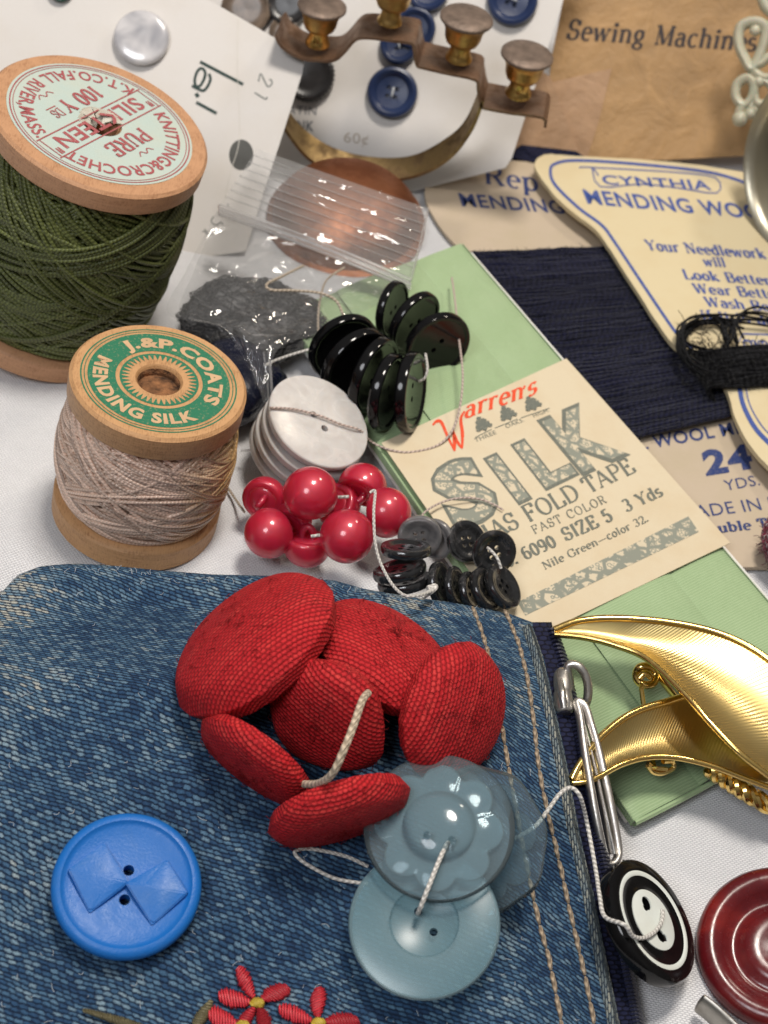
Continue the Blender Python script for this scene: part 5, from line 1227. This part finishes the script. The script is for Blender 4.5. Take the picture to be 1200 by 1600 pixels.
film('bag_front', [(342, 324), (292, 420), (262, 490), (340, 512), (412, 610)], [(641, 440), (585, 478), (500, 520), (428, 556), (425, 690)], [1.15, 1.30, 1.25, 1.20, .85], [.95, 1.05, 1.2, 1.3, .45], 50, 60, .10, 11, bow=.10)
film('bag_back', [(342, 330), (300, 430), (280, 500), (330, 600), (378, 702)], [(638, 444), (585, 482), (500, 530), (430, 580), (424, 692)], [1.05, .6, .12, .1, .1], [.75, .6, .65, .3, .1], 20, 24, .02, 21)
mb = MB()
for k in range(4):
    q = smooth_path([V((342 + dx * 3, 322 + k * 4.2, 1.20 + k * .006)) if dx == 0 else V((342 + 300 * dx, 322 + 117 * dx + k * 4.2 - 3 * math.sin(PI * dx), 1.20 - .2 * dx + .12 * math.sin(PI * dx))) for dx in (0, .25, .5, .75, 1)], 10)
    tube([P(p.x, p.y, p.z) for p in q], .045 if k in (0, 2) else .028, 8, mb=mb)
mb.build('zip_ridge', M_milky, bag)
mb = MB()
for k in range(7):
    tt = .1 + .12 * k; a = (402 - 60 * tt, 233 + 90 * tt); b = (669 - 27 * tt, 326 + 112 * tt)
    tube([P(a[0] + (b[0] - a[0]) * s, a[1] + (b[1] - a[1]) * s, 1.47 - .3 * tt + (-.2 + .0 * tt) * s + .12 * math.sin(PI * s)) for s in np.linspace(0, 1, 18)], .010, 5, mb=mb)
mb.build('strip_line', M_milky, bag)
mb = MB()
tube(smooth_path([P(*q) for q in [(669, 326, 1.27), (657, 380, 1.12), (642, 438, .97)]], 10), .02, 6, mb=mb)
tube(smooth_path([P(*q) for q in [(420, 545, 1.33), (424, 600, 1.0), (426, 650, .65), (425, 692, .40)]], 10), .022, 6, mb=mb); tube(smooth_path([P(*q) for q in [(425, 692, .40), (400, 702, .36), (376, 704, .34)]], 6), .018, 6, mb=mb)
tube(smooth_path([P(*q) for q in [(412, 550, 1.34), (418, 600, 1.02), (421, 650, .66)]], 10), .012, 6, mb=mb)
mb.build('sealed_edge', M_milky, bag)
M_gwool = strand('grey_wool', (.10, .098, .10), (.20, .20, .20), 8, 1, .01, .95, .0, dark=.3)
cc = P(392, 498, .55); rx = (1.05, .75, .48)
def blob(u, v):
    a, b = u * 2 * PI, (v - .5) * PI; d = V((math.cos(a) * math.cos(b), math.sin(a) * math.cos(b), math.sin(b)))
    k = 1 + .22 * mnoise.noise(d * 1.8 + V((5, 1, 2))) + .10 * mnoise.noise(d * 5)
    return cc + V((d.x * rx[0] * k, d.y * rx[1] * k, d.z * rx[2] * k))
mb = grid(blob, 60, 30)
for k in range(1500):
    d = V(RNG.normal(size=3)).normalized(); ax = d.orthogonal().normalized(); ax = Matrix.Rotation(random.uniform(0, 2 * PI), 3, d) @ ax; sw = random.uniform(.12, .45); lf = random.uniform(.96, 1.10); pts = []
    for i in range(7):
        t = (i / 6 - .5) * 2 * sw; q = Matrix.Rotation(t, 3, ax) @ d; kk = 1 + .22 * mnoise.noise(q * 1.8 + V((5, 1, 2))) + .10 * mnoise.noise(q * 5); kk *= lf * (1 + .04 * math.sin(i * 2.1 + k)) * (.93 if i in (0, 6) else 1)
        pts.append(cc + V((q.x * rx[0] * kk, q.y * rx[1] * kk, q.z * rx[2] * kk)))
    tube(smooth_path(pts, 3), random.uniform(.004, .011), 4, mb=mb, caps=False, uid=k)
tag(mb.build('grey_wool', M_gwool, angle=0), 'tangled dark grey wool inside the clear plastic bag', 'wool')
n = NT('dark_foil'); n.set(base=(.006, .008, .022), rough=.12, spec=.45); n.bump(n.noise(n.ob(), 5, 4, .6, .8), .05); M_foil = n.m
fc = P(364, 598, .52)
def pillow(u, v):
    a, b = u * 2 * PI, (v - .5) * PI; sg = lambda q, k: math.copysign(abs(q) ** k, q)
    x, y, z = sg(math.cos(a), .6) * sg(math.cos(b), .6), sg(math.sin(a), .6) * sg(math.cos(b), .6), sg(math.sin(b), .8)
    p = Matrix.Rotation(rad(-28), 3, 'Z') @ V((x * .72, y * .78, z * .46)); w = .05 * mnoise.noise(p * 2.2 + V((3, 3, 3))) + .02 * mnoise.noise(p * 6)
    return fc + p * (1 + w * 2)
o = grid(pillow, 70, 36).build('foil_packet', M_foil, angle=0)
tag(o, 'crumpled shiny blue-black foil packet between the mauve silk spool and the plastic bag', 'foil packet')
thread_thing([(474, 415, 1.25), (440, 432, 1.30), (417, 444, 1.32), (424, 453, 1.32), (460, 454, 1.3), (500, 458, 1.25), (525, 470, 1.2), (536, 492, 1.15)], .022, M_tan_thread, 'tan thread making a hairpin bend over the plastic bag', n=8)
thread_thing([(538, 418, 1.15), (510, 438, 1.15), (500, 470, 1.1), (497, 500, 1.0), (498, 530, .9)], .019, M_tan_thread, 'second tan thread hanging over the bag above the black buttons', n=8)

# ------------------------------------------------------------------ gold leaf brooch
M_gold = metal('polished_gold', (.80, .57, .20), .12, (.55, .33, .07), .3, 1.5, .001)
n = NT('florentine_gold'); x, y, _ = n.sep(n.uv()); s = n.math('ADD', n.math('MULTIPLY', n.math('SINE', n.math('MULTIPLY', n.math('ADD', x, n.math('MULTIPLY', n.noise(n.uv(), 2, 2), .05)), 2 * PI * 24)), .5), .5)
f_ = n.noise(n.ob(), 1.1, 3)
n.set(base=n.mix(f_, (.60, .45, .17), (.74, .58, .27)), rough=.30, metal=1.0); n.bump(s, .0016); M_flor = n.m
br = thing('gold_brooch', 'gold leaf-shaped brooch with textured leaves and rope stem, resting on the green silk tape', 'brooch', at(P(1080, 1120, .6)))
def leaf(name, top, bot, zt_, zb_, sag, rimr):
    T_ = smooth_path([V(p + (z,)) for p, z in zip(top, zt_)], 10); B_ = smooth_path([V(p + (z,)) for p, z in zip(bot, zb_)], 10)
    def samp(q, v): k = v * (len(q) - 1); i = min(int(k), len(q) - 2); return q[i].lerp(q[i + 1], k - i)
    pt = lambda u, v: (lambda c: P(c.x, c.y, c.z))(samp(T_, u).lerp(samp(B_, u), v))
    fn = lambda u, v: pt(u, v) + V((0, 0, -sag * math.sin(PI * v) * min(1, 3 * u)))
    Ln = sum((pt((i + 1) / 20, .5) - pt(i / 20, .5)).length for i in range(20))
    mb = grid(fn, 70, 24, lambda u, v: (u * Ln + v * .5, v), flip=True); o = mb.build(name, M_flor, br, angle=0); so = o.modifiers.new('s', 'SOLIDIFY'); so.thickness = .05; so.offset = -1
    mb = MB(); nn = 60
    tube([pt(i / nn, 0) + V((0, 0, .0)) for i in range(nn + 1)], rimr, 12, mb=mb, flatten=(1, 1)); tube([pt(i / nn, 1) for i in range(nn + 1)], rimr * .8, 12, mb=mb)
    mb.build('polished_rim', M_gold, o); return o
leaf('upper_leaf', [(866, 984), (905, 970), (965, 966), (1050, 973), (1130, 992), (1200, 1030), (1290, 1110), (1330, 1190)], [(867, 991), (915, 996), (962, 1008), (1012, 1030), (1070, 1085), (1112, 1132), (1160, 1180), (1215, 1222)], [1.0, 1.12, 1.22, 1.3, 1.35, 1.35, 1.25, 1.1], [1.0, 1.08, 1.15, 1.22, 1.30, 1.30, 1.25, 1.1], .16, .05)
leaf('lower_leaf', [(893, 1218), (908, 1190), (940, 1150), (985, 1116), (1040, 1097), (1092, 1088), (1140, 1130), (1200, 1195)], [(894, 1224), (925, 1219), (968, 1196), (1010, 1184), (1055, 1184), (1110, 1196), (1165, 1216), (1230, 1240)], [1.0, 1.05, 1.1, 1.08, 1.02, .95, .85, .8], [1.0, 1.02, 1.0, .95, .92, .9, .85, .8], .10, .05)
mb = MB(); ax = smooth_path([P(*q) for q in [(1108, 1200, .62), (1140, 1222, .55), (1180, 1247, .5), (1240, 1280, .45)]], 20)
for ph in (0, 2 * PI / 3, 4 * PI / 3):
    pts = []
    for i, p in enumerate(ax):
        t = (ax[min(i + 1, len(ax) - 1)] - ax[max(0, i - 1)]).normalized(); x = t.orthogonal().normalized(); y = t.cross(x); a = i * .30 + ph; pts.append(p + (x * math.cos(a) + y * math.sin(a)) * .07)
    tube(smooth_path(pts, 2), .062, 8, mb=mb)
mb.build('rope_stem', M_gold, br)
mb = MB(); hc = P(1008, 1055, .80)
tube(smooth_path([P(*q) for q in [(995, 1050, .80), (1002, 1042, .88), (1016, 1043, .88), (1024, 1054, .82), (1020, 1068, .78), (1006, 1070, .78), (996, 1062, .78)]], 5, True), .06, 10, True, mb=mb)
tube(smooth_path([P(*q) for q in [(999, 1060, .84), (1008, 1052, .90), (1018, 1058, .86)]], 5), .05, 10, mb=mb)
tube([P(1022, 1048, .80), P(1044, 1075, .82), P(1066, 1102, .84)], .06, 8, mb=mb, flatten=(1.3, .5)); mb.build('pin_hinge', M_gold, br)
tube(smooth_path([P(*q) for q in [(1001, 1064, .80), (1004, 1090, .80), (1010, 1130, .78), (1022, 1200, .74)]], 6), .035, 8).build('pin', M_gold, br)
mb = MB(); tube(smooth_path([P(*q) for q in [(1012, 1196, .76), (1020, 1206, .66), (1034, 1208, .62), (1052, 1200, .62), (1050, 1190, .70), (1036, 1190, .78)]], 6), .035, 8, mb=mb); tube(smooth_path([P(*q) for q in [(1012, 1192, .8), (1024, 1200, .7), (1042, 1202, .66)]], 6), .03, 8, mb=mb); mb.build('pin_catch', M_gold, br)

# ------------------------------------------------------------------ background: cards, bracket, buttons, envelope, tin, copper lid
C1 = lean(335, 395, .0, 42, 4); C2 = lean(650, 300, .0, 50, 0); C3 = lean(1000, 252, .15, 48, 4)
def card(name, px, pl_, mat, th_, label, cat, rnd=5):
    sm = smooth_path([V(p + (0,)) for p in px], rnd, True) if rnd > 1 else [V(p + (0,)) for p in px]
    t = thing(name, label, cat, at(pl_[0])); o = prism([PP(p.x, p.y, pl_) for p in sm][::-1], pl_[1], th_).build('card', mat, t, smooth=False); fix_normals(o); return t
c1 = card('button_card', [(-300, -130), (-100, -130), (180, -60), (335, 5), (400, 42), (458, 76), (470, 84), (475, 97), (472, 115), (440, 215), (412, 300), (384, 392), (320, 402), (-60, 400), (-300, 400)], C1, M_white_card2, .06, 'white button card with handwriting and a pearl button, standing behind the green spool', 'button card', 1)
M_dkink = ink('dark_green_pen', (.035, .06, .055), .15, (.7, .7, .68)); M_pencil = ink('grey_pencil', (.22, .23, .22), .4, (.74, .72, .68)); M_hole = plain('dark_hole', (.10, .10, .095), .9)
zz = lambda x, y: (x / 2.5, y / 2.5)
mb = MB()
hh = lambda *q: [(280 + q[k] / 7.5, 80 + q[k + 1] / 7.5) for k in range(0, len(q), 2)]
stroke_px(mb, hh(245, 125, 750, 390), 5, C1, 1); stroke_px(mb, hh(200, 600, 440, 730), 5, C1, 1)
stroke_px(mb, hh(265, 200, 305, 250, 290, 330, 245, 405, 198, 410, 182, 340, 212, 240), 4.4, C1, 5, True); stroke_px(mb, hh(350, 265, 366, 330, 335, 410, 285, 462, 225, 445, 150, 405), 4.4, C1, 5, up=.002); stroke_px(mb, hh(195, 495, 225, 538), 6, C1, 1)
mb.build('handwriting', M_dkink, c1, smooth=False)
mb = MB()
stroke_px(mb, hh(930, 355, 955, 265, 1000, 350, 1040, 415, 1085, 385, 1080, 340, 1055, 335), 2.4, C1, 5); stroke_px(mb, hh(885, 485, 1015, 565, 1025, 535), 2.6, C1, 2)
stroke_px(mb, [zz(835, 845), zz(825, 865), zz(845, 880), zz(862, 868), zz(872, 880)], 2, C1, 4); stroke_px(mb, [zz(800, 895), zz(812, 915), zz(840, 915)], 2, C1, 4); stroke_px(mb, [zz(790, 905), zz(845, 905)], 1.5, C1, 1); stroke_px(mb, [zz(890, 795), zz(893, 818)], 2, C1, 1)
mb.build('pencil_marks', M_pencil, c1, smooth=False)
mb = MB(); mb.add([PP(377 + 19 * math.cos(t), 242 + 24 * math.sin(t), C1) + C1[1] * .004 for t in np.linspace(0, 2 * PI, 30, endpoint=False)], [tuple(reversed(range(30)))]); mb.build('punched_hole', M_hole, c1, smooth=False)
mb = MB(); stroke_px(mb, [(372, 30), (371, 110), (374, 215), (360, 270), (346, 335)], 1.2, C1, 5); mb.build('crease', plain('crease_paper', (.60, .57, .52), .8), c1, smooth=False)
n = NT('grey_pearl'); o_ = n.ob(); f_ = n.noise(o_, .9, 2, .5, .5); n.set(base=n.ramp(f_, [(.35, (.34, .34, .37)), (.5, (.52, .51, .53)), (.65, (.66, .64, .65))]), rough=.16, spec=.6, coat=.5); M_gpearl = n.m
def on_card(px, py, rpx, pl_, up_, spin=0): p = PP(px, py, pl_) + pl_[1] * up_; return sc(frame(p, pl_[1]) @ Matrix.Rotation(rad(spin), 4, 'Z'), rpx * cmpx(p))
o = lathe([(0, -.3), (.8, -.3), (1, -.12), (1, .0), (.95, .08), (.85, .12), (.4, .1), (0, .08)], 56).build('pearl_button', M_gpearl); fix_normals(o); o.matrix_basis = on_card(222, 62, 43, C1, .13); tag(o, 'single greyish pearl button sewn on the white button card above the green spool', 'button')
o = lathe([(0, -.3), (.8, -.3), (1, -.12), (1, .0), (.95, .08), (.85, .12), (.4, .1), (0, .08)], 40).build('green_button', plain('dark_green_plastic', (.01, .05, .035), .2)); fix_normals(o); o.matrix_basis = on_card(96, -14, 20, C1, .1); tag(o, 'dark green button at the very top edge of the white button card', 'button')
c2 = card('button_card', [(300, -150), (960, -150), (905, -70), (880, 0), (800, 246), (790, 262), (640, 300), (400, 300), (330, 180)], C2, M_white_card2, .06, 'white button card with navy buttons, standing behind the brass bracket', 'button card', 1)
mb = MB(); text_px(mb, '60\u00a2', 'thin' if False else 'sans', (537, 222), (575, 226), (1, -17), C2); mb.build('price', ink('faded_brown_print', (.42, .36, .30), .4, (.74, .72, .68)), c2, smooth=False)
mb = MB(); text_px(mb, 'PINK', 'bold', (448, 202), (490, 205), (1, -16), C2); text_px(mb, 'LATIN', 'sans', (440, 178), (494, 180), (1, -14), C2); mb.build('lettering', ink('faded_grey_print', (.16, .17, .19), .4, (.74, .72, .68)), c2, smooth=False)
n = NT('navy_plastic'); n.set(base=n.mix(n.noise(n.ob(), 1.5, 3), (.012, .022, .068), (.018, .034, .095)), rough=.32, spec=.4); M_navyb = n.m
GN = 'navy blue buttons sewn on the white card behind the bracket'
nb = [((613, 146), 40, 'lowest navy blue button on the card, framed by the brass bracket'), ((623, 72), 30, 'navy blue button just above the lowest one, partly behind the bracket strip'), ((648, 46), 33, 'navy blue button half hidden behind the bracket between its second and third knobs'), ((668, -14), 34, 'navy blue button cut by the top edge between two knobs'), ((800, 2), 40, 'navy blue button at the upper right of the card, threaded in the centre')]
o0 = None
M_nthread = plain('pale_sewing_thread', (.45, .47, .5), .5)
for i, (c, rp_, lb) in enumerate(nb):
    m = on_card(c[0], c[1], rp_, C2, .12, 20 * i)
    if o0 is None:
        o0 = thing('navy_button', lb, 'button', m, GN)
        o = lathe([(0, -.3), (.85, -.3), (.98, -.18), (1, .0), (.95, .14), (.84, .18), (.70, .12), (.62, .02), (.3, -.03), (0, -.03)], 48).build('button_body', M_navyb, o0, local=True); fix_normals(o)
        cut(o, [cyl(x, y, .09, -.2, 1, 12) for x in (-.16, .16) for y in (-.16, .16)])
        mb = MB(); tube(smooth_path([V((.02, .2, -.1)), V((.02, .12, .06)), V((.02, -.12, .06)), V((.02, -.2, -.1))], 5), .05, 8, mb=mb); mb.build('sewing_thread', M_nthread, o0, local=True)
    else: copy_thing(o0, m, lb, GN)
M_brown = plain('brown_horn', (.13, .095, .07), .3, .5, 2); M_dark = plain('dark_horn', (.02, .019, .02), .3, .4, 3)
GD = 'dark horn buttons behind the white card'
for i, (c, rp_, mt, lb) in enumerate([((386, 16), 40, M_brown, 'mottled brown horn button peeking over the top edge of the white card'), ((445, 52), 24, M_brown, 'small brown horn button beside the corner of the white card'), ((450, 8), 34, M_dark, 'nearly black horn button at the top, left of the first brass knob'), ((482, 118), 42, M_dark, 'dark ridged horn button half hidden behind the corner of the white card')]):
    def rid(t, k=i): return 1 + (.03 * math.cos(36 * t) if k == 3 else 0)
    rows_ = [K(.02, -.25), K(.9, -.25)] + [(lambda t, a=a, b=b: (a * rid(t), b)) for a, b in ((1, -.1), (.97, .05), (.85, .1), (.72, .02))] + [K(.5, .0), K(.02, .03)]
    o = polar(rows_, 108).build('horn_button', mt); fix_normals(o); o.matrix_basis = on_card(c[0], c[1], rp_, C2, .16); tag(o, lb, 'button', GD)
# brass bracket
M_brass = metal('aged_brass', (.58, .38, .12), .25, (.20, .13, .06), .6, 3); M_bronze = metal('brown_bronze', (.30, .20, .14), .42, (.18, .10, .06), .7, 4, .006); M_knobtop = plain('tarnished_knob_top', (.19, .14, .11), .55, .3, 5, .02, 12, metal=.5)
YP = P(640, 300, .35).y
VP = (V((0, YP, 0)), V((0, -1, 0)))
bk = thing('brass_bracket', 'tarnished brass bracket with stepped strip, four flared knobs and curved band', 'brass bracket', at(PP(640, 270, VP)))
def ribbon(px, depth, th_, name, mat, n=8, taper=None, y0=0.0):
    q = smooth_path([V(p + (0,)) for p in px], n); pts = [PP(p.x, p.y, VP) for p in q]; mb = MB(); vs = []; f = []
    for i, p in enumerate(pts):
        t = (pts[min(i + 1, len(pts) - 1)] - pts[max(0, i - 1)]).normalized(); nn = V((-t.z, 0, t.x)); d = depth if taper is None else depth * float(np.interp(i / (len(pts) - 1), *taper))
        a = p + V((0, y0, 0)); vs += [a, a + V((0, d, 0)), a + V((0, d, 0)) - nn * th_, a - nn * th_]
    for i in range(len(pts) - 1):
        for k in range(4): f.append((4 * i + k, 4 * i + (k + 1) % 4, 4 * i + 4 + (k + 1) % 4, 4 * i + 4 + k))
    f += [(0, 3, 2, 1), tuple(4 * (len(pts) - 1) + k for k in range(4))]
    mb.add(vs, f); o = mb.build(name, mat, bk, angle=35); fix_normals(o); return o
ribbon([(433, 56), (442, 73), (471, 90), (496, 93), (521, 93), (537, 80), (554, 61), (575, 58), (610, 62), (644, 67), (649, 80), (653, 101), (662, 105), (700, 114), (744, 124), (749, 140), (754, 165), (762, 169), (800, 176), (849, 183), (854, 200)], .85, .05, 'stepped_strip', M_bronze, 3)
VB = (V((0, YP + .42, 0)), V((0, -1, 0)))
fe_ = smooth_path([V(q + (0,)) for q in [(436, 170), (444, 196), (483, 246), (537, 275), (587, 282), (650, 273), (700, 246), (733, 204), (752, 158)]], 8)
be_ = smooth_path([V(q + (0,)) for q in [(440, 140), (450, 171), (482, 207), (530, 234), (592, 246), (650, 241), (705, 210), (730, 182), (748, 140)]], 8)
mb = MB(); vs = []; f = []
for k, (p, q) in enumerate(zip(fe_, be_)):
    A_, B_ = PP(p.x, p.y, VP), PP(q.x, q.y, VB); nn = (B_ - A_).normalized(); t_ = (fe_[min(k + 1, len(fe_) - 1)] - fe_[max(0, k - 1)]).normalized(); dn = V((t_.y, 0, t_.x)) * -.0
    out_ = (A_ - PP(595, 130, VP)).normalized() * .06; vs += [A_, B_, B_ + out_, A_ + out_]
for k in range(len(fe_) - 1):
    for s_ in range(4): f.append((4 * k + s_, 4 * k + (s_ + 1) % 4, 4 * k + 4 + (s_ + 1) % 4, 4 * k + 4 + s_))
mb.add(vs, f); fix_normals(mb.build('curved_band', metal('dull_brass', (.40, .28, .13), .40, (.16, .105, .06), .75, 3, .004), bk, angle=35))
for (px, py), s_ in (((490, 82), 1.0), ((604, 48), 1.0), ((713, 106), 1.08), ((807, 162), 1.08)):
    p = PP(px, py, VP) + V((0, .40, -.05))
    g_ = sc(Matrix.Translation(p), .42 * s_) @ Matrix.Diagonal((1, 1, 1.2, 1))
    k_ = lathe([(0, 0), (.52, 0), (.52, .08), (.46, .16), (.40, .34), (.42, .5), (.62, .62), (.70, .78), (.74, 1.05), (.86, 1.25), (.98, 1.38)], 40).xf(g_).build('knob', M_brass, bk)
    lathe([(.9, 1.30), (1.02, 1.39), (1.02, 1.46), (.95, 1.52), (.6, 1.56), (0, 1.56)], 40).xf(g_).build('knob_top', M_knobtop, k_)
# copper lid
M_copper = metal('copper', (.36, .145, .07), .42, (.14, .05, .026), .7, 1.2, .004)
m, r = disc(542, 330, 125, 86, 6, 1, .35)
o = lathe([(0, -.26), (.95, -.26), (1, -.22), (1, -.14), (.93, -.10), (.88, .06), (.76, .20), (.5, .29), (.22, .32), (0, .325)], 80).xf(Matrix.Scale(r, 4)).build('copper_lid', M_copper); fix_normals(o); o.matrix_basis = m; tag(o, 'domed copper lid lying under the plastic bag and the brass bracket', 'lid')
# envelope
def kraft(name, base):
    n = NT(name); o_ = n.ob(); f_ = n.noise(o_, .5, 4, .6); cr = n.noise(o_, 1.3, 6, .6, 1.2)
    c = n.mix(n.mr(f_, .35, .7), base, tuple(q * .68 for q in base)); c = n.mix(n.mr(cr, .5, .62, 0, .3), c, tuple(q * 1.25 for q in base)); n.set(base=c, rough=.6, spec=.35); n.bump(n.math('ADD', n.noise(o_, 1.6, 4), cr), .06); return n.m
M_kraft = kraft('brown_kraft_paper', (.42, .255, .115)); M_kraft2 = kraft('dark_kraft_paper', (.42, .26, .15))
env = card('paper_envelope', [(905, -150), (1360, -150), (1330, 100), (1290, 236), (1165, 243), (1040, 250), (908, 250), (858, 128), (862, 90), (880, 0)], C3, M_kraft, .05, 'brown kraft envelope printed with the words Sewing Machine, standing at the back', 'envelope', 1)
mb = MB(); text_px(mb, 'Sewing Machines', 'italic', (884, 61), (1180, 80), (2, -31), C3); mb.build('lettering', ink('faded_black_print', (.045, .04, .045), .25, (.45, .3, .16)), env, smooth=False)
mb = MB(); fl = [(858, 130), (955, 108), (935, 190), (917, 246), (909, 250)]
mb = prism([PP(*p, C3) + C3[1] * .05 for p in fl][::-1], C3[1], .03); fo = mb.build('folded_corner', M_kraft2, env, smooth=False); fix_normals(fo)
C4 = lean(860, 240, .1, 46, 0)
pc = card('paper_packet', [(830, 100), (860, 120), (905, 240), (900, 246), (808, 240), (780, 236)], C4, M_kraft2, .05, 'tan paper packet showing between the navy button card and the envelope', 'packet', 1)
o = prism([P(*q) for q in [(805, 233, .12), (815, 226, .22), (900, 236, .22), (915, 246, .16), (912, 262, .14), (850, 256, .14), (800, 246, .12)]][::-1], V((0, 0, 1)), .05).build('navy_scrap', M_zip, smooth=False); fix_normals(o); tag(o, 'dark navy fabric scrap under the brown envelope', 'fabric scrap')
# round tin
n = NT('tin_plate'); n.set(base=n.mix(n.noise(n.ob(), 1, 3), (.36, .33, .25), (.46, .43, .34)), rough=.33, metal=.8); n.bump(n.noise(n.ob(), 6, 3), .004); M_tin = n.m
m, r = disc(1275, 262, 152, 110, 86, -1, 2.3)
tin = lathe([(0, -.85), (.90, -.85), (.94, -.80), (.95, -.1), (1.0, -.06), (1.03, .0), (1.0, .05), (.96, .03), (.91, -.05), (.89, -.75), (0, -.78)], 90).xf(Matrix.Scale(r, 4)).build('round_tin', M_tin); fix_normals(tin); tin.matrix_basis = m; tag(tin, 'open round tin with rolled rim at the right edge, over the cream mending card', 'tin')
# ivory openwork ornament
M_ivory = plain('ivory_plastic', (.46, .44, .33), .35, .12, 3, sub=.2, subs=.1)
IV = (P(1185, 240, 1.3), V((-.25, -.78, .58)).normalized())
orn = thing('openwork_ornament', 'ivory openwork ornament with scrolled loops at the upper right edge', 'ornament', at(PP(1185, 190, IV)))
mb = MB()
def loop(px, r_, closed=True): tube(smooth_path([PP(x, y, IV) for x, y in px], 7, closed), r_, 10, closed, mb=mb, flatten=(1, .8))
loop([(1158, 42), (1180, 34), (1196, 44), (1192, 72), (1176, 106), (1164, 92), (1154, 66)], 0.128); loop([(1190, -10), (1196, 10), (1215, 22), (1230, 0)], 0.120, False)
loop([(1176, 106), (1190, 98), (1206, 88), (1215, 110), (1200, 122), (1185, 118)], 0.120); loop([(1152, 132), (1168, 122), (1178, 134), (1174, 154), (1162, 164), (1150, 152)], 0.120)
loop([(1178, 134), (1194, 126), (1208, 140), (1198, 160), (1182, 160)], 0.112); loop([(1162, 164), (1156, 176), (1158, 188)], 0.128, False); loop([(1174, 160), (1172, 178), (1184, 170)], 0.105, False); loop([(1205, -20), (1212, 60), (1210, 120), (1206, 165)], 0.105, False); loop([(1192, 44), (1204, 40), (1212, 30)], 0.105, False)
mb.build('scrollwork', M_ivory, orn)
for x, y, r_ in ((1156, 186, .15), (1186, 128, .11), (1180, 48, .11), (1172, 178, .11)):
    lathe([(.001, -r_)] + [(r_ * math.sin(q), -r_ * math.cos(q)) for q in np.linspace(.2, 2.9, 12)] + [(.001, r_)], 20).xf(Matrix.Translation(PP(x, y, IV) + IV[1] * .03)).build('bead', M_ivory, orn)
